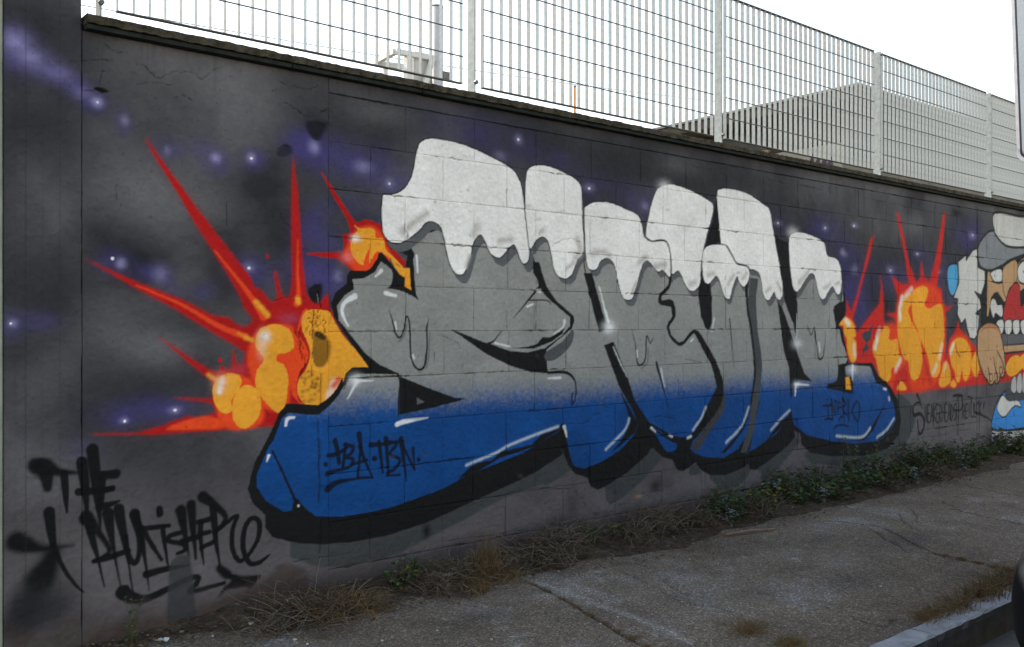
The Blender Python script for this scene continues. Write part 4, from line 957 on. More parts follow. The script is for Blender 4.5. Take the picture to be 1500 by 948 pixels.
for k, x in enumerate([.966] + posts):
    p = cp('fence_post', post_me, fence, (x, 0, -(ZTOP + .06)))
    cp('foot_plate', plate_me, p, (0, 0, 0))
    for z in (2.425, 3.325):
        cp('clamp_bolt', bolt_me, p, (.0, 0.0, z))
bar_me = MB().box(-.0013, .0013, -.0125, .0125, 0, .931).mesh('grating_bar', M_GALV)
ends = [.966] + posts
for a, b in zip(ends[:-1], ends[1:]):
    x0, x1 = a + .068, b - .068
    P_ = MB().box(x0 - .004, x1 + .004, -.013, .013, 2.4125, 2.4165).build('fence_panel', M_WIRE, fence); P_.location = (0, 0, -(ZTOP + .06))
    MB().box(x0 - .004, x1 + .004, -.013, .013, 3.3455, 3.3495).build('top_rail', M_WIRE, P_)
    nb = int(round((x1 - x0) / .0622))
    for k in range(nb + 1):
        cp('grating_bar', bar_me, P_, (x0 + (x1 - x0) * k / nb, 0, 2.4157))
    wm = MB().tube([(x0 - .003, -.0105, 0), (x1 + .003, -.0105, 0)], .0034, 6).mesh('cross_wire', M_WIRE)
    for k in range(1, 7): cp('cross_wire', wm, P_, (0, 0, 2.415 + .1332 * k))

# ------------------------------------------------------------------ ground
def sheet(name, x0, x1, y0, y1, z, mat):
    o = MB().add([(x0,y0,z),(x1,y0,z),(x1,y1,z),(x0,y1,z)], [(0,1,2,3)]).build(name, mat)
    return tag(o, kind='structure')
sheet('ground', -400, 400, -400, 400, -.40, M_EARTH)
sheet('road', -60, 120, -9.0, 1.66, -.125, M_ROAD)
sheet('yard', -30, 60, WALL_Y + .2, 60, -.02, M_EARTH)

SWN0, SWN1 = 1.755, 3.60
gc = Canvas(-2.5, 14.4, SWN0, SWN1, .005, lambda x, y: px_ground(x, y))
s2 = (gc.H, gc.W)
gb = vnoise(s2, 160, 5, .55); gm = vnoise(s2, 40, 5, .62); gf = vnoise(s2, 5, 2, .6)
A0, A1 = np.array([.140,.110,.080]), np.array([.226,.183,.138])
k = np.clip((gb * .55 + gm * .45 - .34) / .32, 0, 1)[..., None]
gc.c[:] = A0 * (1 - k) + A1 * k
wornm = np.clip((gm - .60) / .10, 0, 1) * np.clip((gb - .42) / .15, 0, 1)
gc.c += (wornm * .5)[..., None] * (np.array([.25,.245,.235]) - gc.c)
for x, y, rx, ry, a in [(820,868,50,8,.8),(860,885,60,7,.6),(790,856,20,5,.8),(900,880,40,5,.4),(660,905,16,4,.5),(655,918,10,3,.5),(735,920,14,4,.5),(768,928,14,4,.5),(760,945,20,5,.5),(430,937,5,3,.8),(1000,770,16,3,.4),(1090,815,8,3,.6),(1165,818,10,3,.5),(1180,850,10,3,.5),(1175,838,7,2.5,.5),(1215,872,14,4,.5),(1180,893,10,3,.5),(1150,772,14,3,.5),(1060,795,18,3,.35),(870,838,16,3,.5),(880,852,12,3,.4),(1330,712,30,3,.5),(1430,715,30,3,.4),(1250,760,40,4,.3),(1460,820,16,3,.5),(1400,770,50,5,.2)]:
    gc.blob(x, y, rx, ry, np.array([.34,.315,.28]), a, np.clip(gm * 2.2 - .3, 0, 1.2))
for x, y, rx, ry, a in [(1330,790,80,14,.6),(1250,850,90,18,.5),(1100,870,70,14,.35),(1420,840,50,14,.5),(950,800,80,10,.35),(700,905,80,10,.35),(1200,790,60,8,.4),(1000,880,60,18,.3)]:
    gc.blob(x, y, rx, ry, np.array([.045,.046,.047]), a, np.clip(gm * 1.8, 0, 1.2))
def gcrack(p, r=.0035, d=.006, a=.85, col=(.02,.019,.018), j=1.6):
    P = crspline(p, False, 7); P = P + (np.random.default_rng(int(P[0, 0])).random(P.shape) - .5) * [j * 2.5, j]
    gc.stroke(P, r, np.array(col), soft=.003, alpha=a, smooth=False, depth=d, metres=True)
J = [(776,853),(830,880),(900,922),(960,955)]
gc.stroke([(782,851),(830,868),(880,886),(940,908),(1010,940)], .022, np.array([.34,.32,.285]), soft=.02, alpha=.55, metres=True)
gc.stroke([(800,850),(850,860),(900,880)], .03, np.array([.30,.28,.25]), soft=.03, alpha=.4, metres=True)
gcrack(J, .009, .010, .9, (.085,.062,.036), .8); gcrack([(1203,763),(1260,768),(1300,776),(1370,810),(1430,822),(1484,836)], .006, .008)
gcrack([(1370,810),(1430,822),(1484,836)], .012, .004, .7, (.10,.075,.035)); gcrack([(1270,772),(1300,790),(1330,808)]); gcrack([(1315,752),(1322,762),(1338,774)]); gcrack([(1330,744),(1340,752),(1342,765)],.003)
gcrack([(1395,745),(1440,757),(1500,768)], .006); gcrack([(1420,712),(1460,720),(1500,727)], .005); gcrack([(1380,735),(1410,750)], .004, col=(.05,.035,.02)); gcrack([(900,835),(960,860),(1000,885),(1060,890)], .003, a=.5); gcrack([(970,850),(985,862),(1010,875)], .003, a=.6)
gcrack([(1110,870),(1180,880),(1260,905),(1320,905)], .003, a=.6); gcrack([(1250,905),(1290,915),(1310,905)], .004); gcrack([(1040,890),(1130,915),(1200,935)], .003, a=.4); gcrack([(1340,720),(1380,722),(1440,740)], .003, a=.5); gcrack([(560,900),(640,880),(700,890)], .003, a=.4)
for x, y, rx, ry in [(1090,925,40,9),(1150,940,60,10),(1120,915,20,6),(1060,915,14,6)]: gc.blob(x, y, rx, ry, np.array([.075,.075,.03]), .75, np.clip(gm * 2, 0, 1.2))
for x, y, rx, ry in [(1360,905,30,8),(1420,885,34,8),(1470,855,26,8)]: gc.blob(x, y, rx, ry, np.array([.07,.06,.035]), .7, np.clip(gm * 2, 0, 1.2))
gc.h += (gb - .5) * .020 + (gm - .5) * .006
gc.finish()
M_PAVE, nt, p = new_mat('worn_asphalt_pavement')
at = nd(nt, 'ShaderNodeVertexColor', layer_name='paint')
tc = nd(nt, 'ShaderNodeTexCoord')
vo = nd(nt, 'ShaderNodeTexVoronoi'); vo.inputs['Scale'].default_value = 150; nt.links.new(tc.outputs['Object'], vo.inputs['Vector'])
hs = nd(nt, 'ShaderNodeSeparateColor'); nt.links.new(vo.outputs['Color'], hs.inputs['Color'])
sp = ramp(nt, hs.outputs[0], [(0, (.52,)*3), (.55, (.92,)*3), (.82, (1.15,)*3), (.93, (1.5,)*3), (1, (2.3, 2.25, 2.2))])
nz = noise(nt, 420, 3, .7); nr = ramp(nt, nz.outputs['Fac'], [(.3, (.75,)*3), (.7, (1.2,)*3)])
c = mul(nt, mul(nt, at.outputs['Color'], sp.outputs['Color']), nr.outputs['Color'])
nt.links.new(c, p.inputs['Base Color']); p.inputs['Roughness'].default_value = .9; p.inputs['Specular IOR Level'].default_value = .2
b2 = noise(nt, 35, 5, .65)
nrm = bump(nt, vo.outputs['Distance'], .6, .004); nrm = bump(nt, b2.outputs['Fac'], .5, .01, nrm); nt.links.new(nrm, p.inputs['Normal'])
us = np.concatenate([np.arange(-2.4, .3, .05), steps(.3, 14.3, lambda u: min(max(1.15 * (u * CT + 2.0) / 901, .004), .02))]); vs_ = np.arange(SWN0 + .002, SWN1, .011)
U, V = np.meshgrid(us, vs_); c_, h_ = gc.sample(U.ravel(), V.ravel(), np.full(U.size, .008), np.full(U.size, .008))
# the slab sits level with the kerb and eases off along it
h_ = h_ * np.clip((V.ravel() - SWN0) / .06, 0, 1)
i = (np.arange(len(vs_) - 1)[:, None] * len(us) + np.arange(len(us) - 1)[None, :]).ravel()
pave = tag(link('pavement', np_mesh('pavement', np.stack([U.ravel(), V.ravel(), h_ - .002], 1), np.stack([i, i+1, i+len(us)+1, i+len(us)], 1), c_, M_PAVE)), kind='structure')
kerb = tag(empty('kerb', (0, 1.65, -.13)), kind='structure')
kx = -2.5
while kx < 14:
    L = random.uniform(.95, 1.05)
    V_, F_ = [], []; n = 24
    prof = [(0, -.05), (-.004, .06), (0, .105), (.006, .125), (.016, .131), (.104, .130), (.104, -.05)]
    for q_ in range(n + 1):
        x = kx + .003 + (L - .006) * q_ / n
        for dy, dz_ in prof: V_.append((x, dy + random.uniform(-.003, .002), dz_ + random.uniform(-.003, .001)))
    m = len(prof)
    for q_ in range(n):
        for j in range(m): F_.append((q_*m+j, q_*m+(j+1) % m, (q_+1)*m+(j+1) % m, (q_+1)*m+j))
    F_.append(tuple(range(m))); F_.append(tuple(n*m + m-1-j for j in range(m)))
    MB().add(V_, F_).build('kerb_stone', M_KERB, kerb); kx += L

# soil bank and litter at the wall foot
us = np.arange(.66, 14.1, .02); ws = np.linspace(0, 1, 15)
wn1 = vnoise((15, len(us)), 14, 3); edge = 3.20 + .20 * vnoise((1, len(us)), 26, 4)[0] - np.clip((us - 1.0) * .06, 0, .12) + np.clip((1.6 - us) * .35, 0, .33)
V_ = np.zeros((15, len(us), 3))
for j, w in enumerate(ws):
    V_[j, :, 0] = us; V_[j, :, 1] = edge + (WALL_Y + .004 - edge) * w
    V_[j, :, 2] = -.012 + .065 * np.sin(w * math.pi / 2) ** 1.2 * (.35 + 1.2 * wn1[j]) * np.clip((us - .6) / .8, .3, 1)
i = (np.arange(14)[:, None] * len(us) + np.arange(len(us) - 1)[None, :]).ravel()
soil = tag(link('soil', np_mesh('soil', V_.reshape(-1, 3), np.stack([i, i+1, i+len(us)+1, i+len(us)], 1), None, M_SOIL)), kind='structure')
def soil_h(u, n_):
    j = int(np.clip((u - us[0]) / .02, 0, len(us) - 1)); e = edge[j]
    if n_ < e: return 0.0
    w = (n_ - e) / (WALL_Y - e); a = min(int(w * 14), 14)
    return max(float(V_[a, j, 2]), 0.0)
lv, lf = [], []
lr = random.Random(11)
for _ in range(5200):
    u = .7 + 12.5 * lr.random() ** 1.3; j = int(np.clip((u - us[0]) / .02, 0, len(us) - 1))
    n_ = edge[j] - .10 + (WALL_Y - edge[j] + .08) * lr.random() ** .8
    z = soil_h(u, n_) + .004 + lr.random() * .012
    s_ = lr.uniform(.004, .016); a = lr.random() * 6.3; tl = lr.uniform(-.5, .5)
    d = Vector((math.cos(a), math.sin(a), tl * .5)) * s_; e_ = Vector((-math.sin(a), math.cos(a), lr.uniform(-.4, .4))) * s_ * lr.uniform(.15, .6)
    c0 = Vector((u, n_, z)); o_ = len(lv)
    lv += [tuple(c0 - d), tuple(c0 + e_ + Vector((0, 0, .003))), tuple(c0 + d), tuple(c0 - e_)]; lf.append((o_, o_+1, o_+2, o_+3))
tag(link('leaf_litter', np_mesh('leaf_litter', lv, lf, None, M_LITTER, False)), 'brown dead leaf litter scattered along the foot of the wall', 'litter', kind='stuff')

# ------------------------------------------------------------------ weeds along the wall foot
def leaf(V_, F_, p, d, up, L, W, fold):
    d = d.normalized(); s = d.cross(up)
    if s.length < 1e-3: s = d.cross(Vector((1, 0, 0)))
    s.normalize(); n = s.cross(d).normalized()
    o = len(V_)
    m1 = p + d * L * .35; m2 = p + d * L * .75 - n * L * .06
    V_ += [tuple(p), tuple(m1 + s * W + n * fold), tuple(m1), tuple(m1 - s * W + n * fold), tuple(m2 + s * W * .7 + n * fold), tuple(m2), tuple(m2 - s * W * .7 + n * fold), tuple(p + d * L - n * L * .14)]
    F_ += [(o, o+2, o+1), (o, o+3, o+2), (o+1, o+2, o+5, o+4), (o+2, o+3, o+6, o+5), (o+4, o+5, o+7), (o+5, o+6, o+7)]

def weed_protos(seed, nst, h, spread, per, L, mat):
    r = random.Random(seed); sm = MB(); V_, F_ = [], []
    for s_ in range(nst):
        a = r.random() * 6.283; lean = r.random() ** .6 * spread; hh = h * r.uniform(.45, 1.1)
        b0 = Vector((r.gauss(0, .02), r.gauss(0, .02), -.01))
        tip = b0 + Vector((math.cos(a) * lean, math.sin(a) * lean * .8, hh))
        mid = b0.lerp(tip, .5) + Vector((-math.cos(a), -math.sin(a), 0)) * lean * .18 + Vector((0, 0, hh * .12))
        P = crspline([tuple(b0), tuple(mid), tuple(tip)], False, 4)
        sm.tube([tuple(q) for q in P], [.0022 - .0014 * k / len(P) for k in range(len(P))], 4)
        for k in range(per):
            t = .2 + .8 * (k + r.random()) / per
            q = Vector(P[min(int(t * (len(P) - 1)), len(P) - 1)]) + Vector((r.gauss(0, .008), r.gauss(0, .008), r.gauss(0, .006)))
            an = r.random() * 6.283
            d = Vector((math.cos(an), math.sin(an), r.uniform(-.3, .7)))
            l = L * r.uniform(.5, 1.25)
            leaf(V_, F_, q, d, Vector((r.gauss(0, .3), r.gauss(0, .3), 1)), l, l * r.uniform(.25, .42), l * .08)
    me_s = sm.mesh('stem', M_STEM)
    me_l = bpy.data.meshes.new('foliage'); me_l.from_pydata(V_, [], F_); me_l.materials.append(mat)
    return me_s, me_l
WEEDS = {k: weed_protos(20 + i, *a) for i, (k, a) in enumerate({
    'a': (11, .15, .12, 9, .032, M_LEAF), 'b': (14, .20, .16, 10, .028, M_LEAF), 'c': (9, .12, .11, 8, .040, M_LEAF),
    'g': (12, .13, .13, 9, .030, M_LEAFG), 'y': (12, .16, .14, 9, .034, M_LEAFY), 't': (8, .26, .09, 10, .026, M_LEAF)}.items())}
def foot_at(x, off=.12):
    u = float(px_wall(x, 0, WALL_Y - off)[0]); return u, WALL_Y - off
def put_weed(kind, x, off, s, label, group=None):
    u, n_ = foot_at(x, off)
    o = empty('weed', (u, n_, soil_h(u, n_) - .004), random.uniform(0, 6.28)); o.scale = (s, s, s * random.uniform(.9, 1.15))
    st, fl = WEEDS[kind]
    link('stem', st, o); link('foliage', fl, o)
    return tag(o, label, 'weed', group)
put_weed('c', 588, .16, .9, 'green leafy weed under the long blue tail of the first letter')
put_weed('a', 607, .10, .75, 'small green weed against the wall under the long blue tail of the first letter')
put_weed('c', 688, .24, .72, 'small green weed amid dry brown grass below the first letter')
put_weed('a', 862, .12, .95, 'dark green weed below the foot of the second letter')
put_weed('c', 905, .10, .7, 'low green weed beside the dry twigs below the second letter')
put_weed('g', 1060, .14, 1.0, 'weed with leaves dusted by pale paint below the third letter')
put_weed('b', 1082, .18, .85, 'bushy green weed next to the paint dusted weed')
put_weed('y', 1126, .16, 1.0, 'green weed with yellowing leaves below the snow capped letters')
GW = 'row of green weeds along the wall foot'
wr = random.Random(9)
row = [(1045 + 478 * (q / 51) ** .92 + wr.uniform(-5, 5), wr.choice([.07, .11, .15, .2, .25]), wr.uniform(.7, 1.15) + .35 * q / 51) for q in range(52)]
for k, (x, off, s) in enumerate(row):
    kd = 'abgbcba'[k % 7]
    zone = 'below the third letter' if x < 1150 else 'below the last blue letter' if x < 1320 else 'below the black tag beside the fire' if x < 1440 else 'below the painted figure'
    look = {'a': 'spreading green weed', 'b': 'tall bushy green weed', 'c': 'broad leaved low green weed', 'g': 'weed with paint dusted leaves'}[kd]
    put_weed(kd, x, off, s, look + ' at the wall foot ' + zone, GW)
put_weed('t', 1240, .07, 1.1, 'tall thin weed standing above the row of green weeds under the last letter')
put_weed('t', 196, .06, .62, 'thin pale weed against the bare plaster below the black tag')

def dry_protos(seed, n, w, h, r0, mat, blade=False):
    r = random.Random(seed); mb = MB()
    for _ in range(n):
        if blade:
            a = r.random() * 6.283; l = h * r.uniform(.5, 1.2); ln = r.random() * w
            b0 = Vector((r.gauss(0, w * .35), r.gauss(0, w * .25), 0))
            P = [b0, b0 + Vector((math.cos(a) * ln * .35, math.sin(a) * ln * .35, l * .6)), b0 + Vector((math.cos(a) * ln, math.sin(a) * ln, l * r.uniform(.5, 1.0)))]
        else:
            a = r.random() * 6.283; l = w * r.uniform(.25, .9)
            b0 = Vector((r.gauss(0, w * .4), r.gauss(0, w * .22), r.random() ** 1.5 * h * .6))
            d = Vector((math.cos(a), math.sin(a) * .6, r.uniform(-.15, .5))) * l
            P = [b0, b0 + d * .5 + Vector((r.gauss(0, .012), r.gauss(0, .012), r.uniform(0, .03))), b0 + d + Vector((0, 0, r.uniform(-.04, .03)))]
        P = [Vector((q.x, q.y, max(q.z, .002))) for q in P]
        P = crspline([tuple(q) for q in P], False, 3)
        rr = r0 * r.uniform(.5, 1.5)
        mb.tube([tuple(q) for q in P], [rr * (1 - .7 * k / len(P)) for k in range(len(P))], 3, cap=False)
    return mb.mesh('dry_stalks', mat)
TW = [dry_protos(40 + i, n, w, h, r0, M_TWIG) for i, (n, w, h, r0) in enumerate([(190,.20,.13,.0019),(230,.24,.17,.0021),(150,.16,.11,.0017)])]
GT = [dry_protos(60 + i, n, w, h, r0, M_STRAW, True) for i, (n, w, h, r0) in enumerate([(170,.13,.11,.0015),(190,.09,.22,.0016),(150,.16,.075,.0014)])]
def put_dry(name, me, loc, s, label, cat, group=None, rz=None):
    o = link(name, me); o.location = loc; o.scale = (s, s, s); o.rotation_euler = (0, 0, random.uniform(0, 6.28) if rz is None else rz)
    return tag(o, label, cat, group)
for k, (x, off, s) in enumerate([(398,.30,.8),(440,.26,1.0),(560,.30,.7),(640,.30,.9),(668,.22,.9),(745,.22,.8),(790,.22,1.15),(822,.16,1.1),(845,.26,.8),(930,.20,1.0),(965,.16,1.1),(1005,.14,1.0),(1030,.2,.8),(1110,.24,.9),(1230,.25,.9),(1300,.28,.9),(1370,.26,.9)]):
    u, n_ = foot_at(x, off)
    lab = ['tangle of dry brown twigs on the soil below the blue tail', 'tangle of dry grey brown twigs heaped below the second and third letters', 'tangle of dry twigs lying before the green weeds'][0 if x < 700 else (1 if x < 1040 else 2)]
    put_dry('twig_pile', TW[k % 3], (u, n_, soil_h(u, n_)), s, lab, 'twigs', 'dry twig piles ' + ('below the blue tail' if x < 700 else ('below the middle letters' if x < 1040 else 'before the green weeds')))
for k, (x, y, m, s, lab) in enumerate([(500,905,0,1.25,'dry brown grass tuft spilling onto the pavement below the blue tail'),(535,893,2,.9,'thin dry grass clump beside the spilling grass tuft'),(712,855,1,1.0,'tall rust brown dry grass clump beside a small green weed'),(695,868,0,.9,'low straw coloured clump at the foot of the tall dry grass'),(738,850,2,.9,'flat dry grass patch beside the pavement joint'),
                                      (1098,925,2,.7,'mossy dry grass patch in the worn pavement near the kerb'),(1160,945,2,.6,'straw patch in the worn pavement near the kerb corner')]):
    u, n_ = map(float, px_ground(x, y)); put_dry('grass_tuft', GT[m], (u, n_, soil_h(u, n_) - .004), s, lab, 'grass tuft')
for x, y, s in [(1352,908,.55),(1372,902,.6),(1392,896,.62),(1412,888,.7),(1432,878,.7),(1448,870,.75),(1462,860,.8),(1478,850,.8)]:
    u, n_ = map(float, px_ground(x, y)); n_ = max(n_, 1.755)
    put_dry('grass_tuft', GT[2 if x < 1420 else 0], (u, n_, -.003), s, 'dry brown grass tuft growing along the inner edge of the kerb', 'grass tuft', 'dry grass along the kerb')
jt = random.Random(3)
for k in range(9):
    t = k / 8; x = 780 + 170 * t; y = 856 + 90 * t
    u, n_ = map(float, px_ground(x, y)); put_dry('grass_tuft', GT[2], (u, n_, -.006), jt.uniform(.14, .26), 'short dry grass sprouting from the pavement joint', 'grass tuft', 'dry grass in the pavement joint')
for k in range(5):
    t = k / 4; x = 1385 + 95 * t; y = 813 + 22 * t
    u, n_ = map(float, px_ground(x, y)); put_dry('grass_tuft', GT[2], (u, n_, -.006), jt.uniform(.16, .26), 'short straw growing in the long pavement crack', 'grass tuft', 'straw in the pavement crack')
a = px_ground(1062, 786); b = px_ground(1136, 777)
tag(MB().tube([(float(a[0]), float(a[1]), .010), (float(a[0]+b[0])/2, float(a[1]+b[1])/2 + .012, .014), (float(b[0]), float(b[1]), .009)], [.006, .0075, .005], 7).build('stick', mottled('bare_wood', (.16,.10,.07), (.28,.19,.14), 30, .8), smooth=True), 'straight bare brown stick lying before the weed with yellowing leaves', 'stick')
# crumbs and scraps
M_PEB = mottled('pale_stone', (.30,.29,.27), (.55,.54,.51), 20, .85); M_PAP = mottled('white_scrap', (.45,.46,.48), (.62,.63,.65), 12, .8)
def stone(seed, r):
    bm = bmesh.new(); bmesh.ops.create_icosphere(bm, subdivisions=1, radius=r); rr = random.Random(seed)
    for v in bm.verts: v.co = Vector((v.co.x * rr.uniform(.8, 1.3), v.co.y * rr.uniform(.7, 1.1), v.co.z * rr.uniform(.45, .75)))
    me = bpy.data.meshes.new('pebble'); bm.to_mesh(me); bm.free(); me.materials.append(M_PEB); return me
STONES = [stone(i, .011) for i in range(4)]
for k, (x, y, s) in enumerate([(368,918,1.1),(312,933,.8),(432,938,.8),(818,838,.7),(820,745+95,.5),(1254,790,.7),(640,925,.6),(560,940,.6),(905,905,.5),(1010,820,.5),(980,800,.5),(1180,800,.6),(720,938,.6),(880,915,.5),(1290,860,.6),(450,945,.6)]):
    u, n_ = map(float, px_ground(x, y)); o = link('pebble', STONES[k % 4]); o.location = (u, n_, soil_h(u, n_) + .004); o.scale = (s, s, s); o.rotation_euler = (0, 0, k * 1.3)
    tag(o, 'small pale pebble lying loose on the pavement', 'pebble', 'loose pebbles on the pavement')
def scrap(seed, w):
    r = random.Random(seed); V_ = []; n = 4
    for j in range(n):
        for i_ in range(n): V_.append(((i_ / 3 - .5) * w * r.uniform(.8, 1.2), (j / 3 - .5) * w * .6 * r.uniform(.8, 1.2), r.random() * w * .35))
    F_ = [(j*n+i_, j*n+i_+1, (j+1)*n+i_+1, (j+1)*n+i_) for j in range(n-1) for i_ in range(n-1)]
    me = bpy.data.meshes.new('paper_scrap'); me.from_pydata(V_, [], F_); me.materials.append(M_PAP); return me
SC = [scrap(i, .05) for i in range(3)]
for k, (x, off, s) in enumerate([(660,.16,.8),(705,.12,.8),(858,.06,.8),(1052,.12,1.0),(1285,.22,.9),(1360,.2,.9),(1400,.1,1.0),(238,.14,.9),(420,.1,.7),(1460,.1,1.1)]):
    u, n_ = foot_at(x, off); o = link('paper_scrap', SC[k % 3]); o.location = (u, n_, soil_h(u, n_) + .012); o.scale = (s, s, s); o.rotation_euler = (0, 0, k * 2.1)
    tag(o, 'crumpled whitish paper scrap caught in the plants at the wall foot', 'paper scrap', 'paper scraps at the wall foot')

# ------------------------------------------------------------------ behind the wall
# building with an overhanging flat roof, its near side face sprayed with violet letters
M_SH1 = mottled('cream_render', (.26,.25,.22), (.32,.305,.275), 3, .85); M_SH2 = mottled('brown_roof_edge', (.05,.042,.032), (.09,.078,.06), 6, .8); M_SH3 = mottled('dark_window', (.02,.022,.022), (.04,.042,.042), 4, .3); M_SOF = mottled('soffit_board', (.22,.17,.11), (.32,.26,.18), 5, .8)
bx0, by0 = 12.0, 7.1
shed = tag(empty('low_building', (bx0, by0, 0)), 'low cream building with dark overhanging flat roof behind the fence', 'building')
def sb(name, mat, x0, x1, y0, y1, z0, z1, parent=None, bevel=0.0):
    o = MB().box(x0, x1, y0, y1, z0, z1).build(name, mat, parent or shed, bevel)
    o.location = (-bx0, -by0, 0) if parent is None else (0, 0, 0)
    return o
M_SH4 = mottled('brown_eave_shade', (.030,.026,.020), (.065,.055,.042), 4, .8); M_SH5 = mottled('slate_blue_shade', (.045,.055,.065), (.08,.09,.10), 2, .7); M_SH6 = mottled('brown_grey_render', (.15,.135,.12), (.22,.20,.175), 2, .85)  # dark brown and slate blue: shade below the roof held in colour
sb('wall', M_SH6, bx0, bx0 + 16, by0, by0 + 13, -.02, 4.28)
roof = sb('roof', M_SH2, bx0 - .62, bx0 + 16.5, by0 - .62, by0 + 13.6, 4.285, 4.43, None, .01)
sb('roof_edge_trim', M_WIRE, bx0 - .65, bx0 + 16.5, by0 - .65, by0 + 13.63, 4.435, 4.47, roof)
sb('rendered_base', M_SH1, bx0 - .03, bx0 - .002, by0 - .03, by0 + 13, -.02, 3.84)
sb('eave_shade_band', M_SH4, bx0 - .06, bx0 - .002, by0 - .05, by0 + 13, 3.845, 4.28)  # eave shade on the upper wall, put into a dark brown band
for k in range(7):
    w = sb('window', M_SH3, bx0 - .09, bx0 - .061, by0 + 1.2 + k * 1.7, by0 + 2.5 + k * 1.7, 3.9, 4.2)
    sb('window_sill', M_SOF, bx0 - .12, bx0 - .061, by0 + 1.15 + k * 1.7, by0 + 2.55 + k * 1.7, 3.86, 3.895, w)
for k in range(8):
    sb('shade_panel', M_SH5, bx0 + .3 + k * 1.9, bx0 + 2.17 + k * 1.9, by0 - .05, by0 - .002, 3.7, 4.28)  # shadow on the street-side face, built as slate blue panels
M_VIO = mottled('violet_spray', (.05,.042,.075), (.08,.066,.11), 5, .8)
for k in range(6):
    y0 = by0 + .10 + k * .21; z0 = 3.40; h = .30 + .05 * (k % 2)
    o = MB().add([(bx0 - .036, y0, z0), (bx0 - .036, y0 + .17, z0), (bx0 - .036, y0 + .19, z0 + h * .6), (bx0 - .036, y0 + .12, z0 + h), (bx0 - .036, y0 + .10, z0 + h * .5), (bx0 - .036, y0 + .01, z0 + h * .9)], [(0, 5, 4, 3, 2, 1)]).build('spray_lettering', M_VIO, shed)
    o.location = (-bx0, -by0, 0)

M_PIPE = mottled('grey_flue_pipe', (.42,.41,.40), (.52,.51,.49), 6, .55)
P0 = px_depth(640, 100, 10.0); mast = tag(empty('flue_pipe', (P0.x, P0.y, 0)), 'grey vertical pipe with white bracket frame rising behind the fence', 'pipe')
top = px_depth(640, 10, 10.0).z
o = MB().tube([(0, 0, -.02), (0, 0, top)], .068, 20).build('pipe', M_PIPE, mast, smooth=False)
for p_ in o.data.polygons: p_.use_smooth = len(p_.vertices) == 4
MB().tube([(0, 0, top - .012), (0, 0, top + .004)], .071, 20).build('pipe_rim', M_WIRE, mast)
def fr(a, b, w=.055, name='bracket_bar'):
    A = px_depth(a[0], a[1], a[2]); B = px_depth(b[0], b[1], b[2]); off = Vector((P0.x, P0.y, 0))
    MB().beam(A - off, B - off, w, w).build(name, M_STEEL, mast)
q7 = lambda x, y, d: (540 + x / 6.77, y / 6.77, d)
fr(q7(270,512,9.7), q7(640,582,9.95)); fr(q7(64,622,10.3), q7(262,512,9.72)); fr(q7(72,626,10.3), q7(375,668,10.2)); fr(q7(168,650,10.25), q7(168,900,10.25), .04, 'bracket_leg'); fr(q7(392,530,9.8), q7(392,1000,9.8), .07, 'bracket_leg'); fr(q7(632,580,9.9), q7(520,960,9.8), .05, 'bracket_strut')
A = px_depth(540 + 510 / 6.77, 660 / 6.77, 9.95) - Vector((P0.x, P0.y, 0)); MB().box(A.x - .11, A.x + .11, A.y - .06, A.y + .06, A.z - .19, A.z + .14).build('junction_box', M_PIPE, mast, bevel=.01)
A = px_depth(540 + 760 / 6.77, 750 / 6.77, 10.0) - Vector((P0.x, P0.y, 0)); MB().box(A.x - .06, A.x + .06, A.y - .03, A.y + .03, A.z - .05, A.z + .04).build('clamp', M_WIRE, mast, bevel=.01)
P1 = px_depth(842, 128, 10.5)
rod = tag(empty('marker_rod', (P1.x, P1.y, 0)), 'thin orange rod standing upright behind the fence', 'rod')
M_OR = mottled('orange_paint', (.55,.22,.06), (.70,.30,.10), 8, .6)
MB().tube([(0, 0, -.02), (0, 0, P1.z)], .013, 8).build('rod', M_OR, rod); MB().tube([(0, 0, P1.z + .0005), (0, 0, P1.z + .02)], .016, 8).build('rod_cap', M_WIRE, rod)
ca, cb = px_depth(-60, -24, 9.0), px_depth(1058, 150, 17.5)
pts = [ca.lerp(cb, k / 16) - Vector((0, 0, .10 * math.sin(math.pi * k / 16))) for k in range(17)]
tag(MB().tube(pts, .006, 5).build('overhead_cable', M_WIRE), 'thin dark cable hanging behind the fence towards the low building', 'cable')
# ------------------------------------------------------------------ street sign
M_SIGN = mottled('white_sign_face', (.36,.39,.41), (.40,.43,.45), 3, .45); M_SIGNB = plain('black_sign_border', (.012,.012,.014), .45); M_SIGNW = plain('white_sign_rim', (.55,.53,.54), .5)
def rrect(w, h, r, n=8):
    P = []
    for cx_, cy_, a0 in ((w/2-r, h/2-r, 0), (-w/2+r, h/2-r, 90), (-w/2+r, -h/2+r, 180), (w/2-r, -h/2+r, 270)):
        for k in range(n + 1):
            a = math.radians(a0 + 90 * k / n); P.append((cx_ + r * math.cos(a), cy_ + r * math.sin(a)))
    return P
sign = empty('road_sign', (6.10, 2.02, 0)); tag(sign, 'white rectangular road sign with black border on a grey pole', 'sign')
SW, SHh = .62, 1.35; sc_z = 2.235 + SHh / 2
def plate(w, h, r, x0, x1, name, mat, parent, cy=0.0, cz=0.0):
    P = rrect(w, h, r); n = len(P)
    V_ = [(x0, cy - p[0], cz + p[1]) for p in P] + [(x1, cy - p[0], cz + p[1]) for p in P]
    F_ = [tuple(range(n)), tuple(range(2*n-1, n-1, -1))] + [(i_, (i_+1) % n, n + (i_+1) % n, n + i_) for i_ in range(n)]
    return MB().add(V_, F_).build(name, mat, parent)
pl = plate(SW, SHh, .055, -.012, .004, 'sign_plate', M_SIGNW, sign, 0, sc_z)
plate(SW - .040, SHh - .040, .042, -.0145, -.011, 'border_line', M_SIGNB, pl, 0, sc_z)
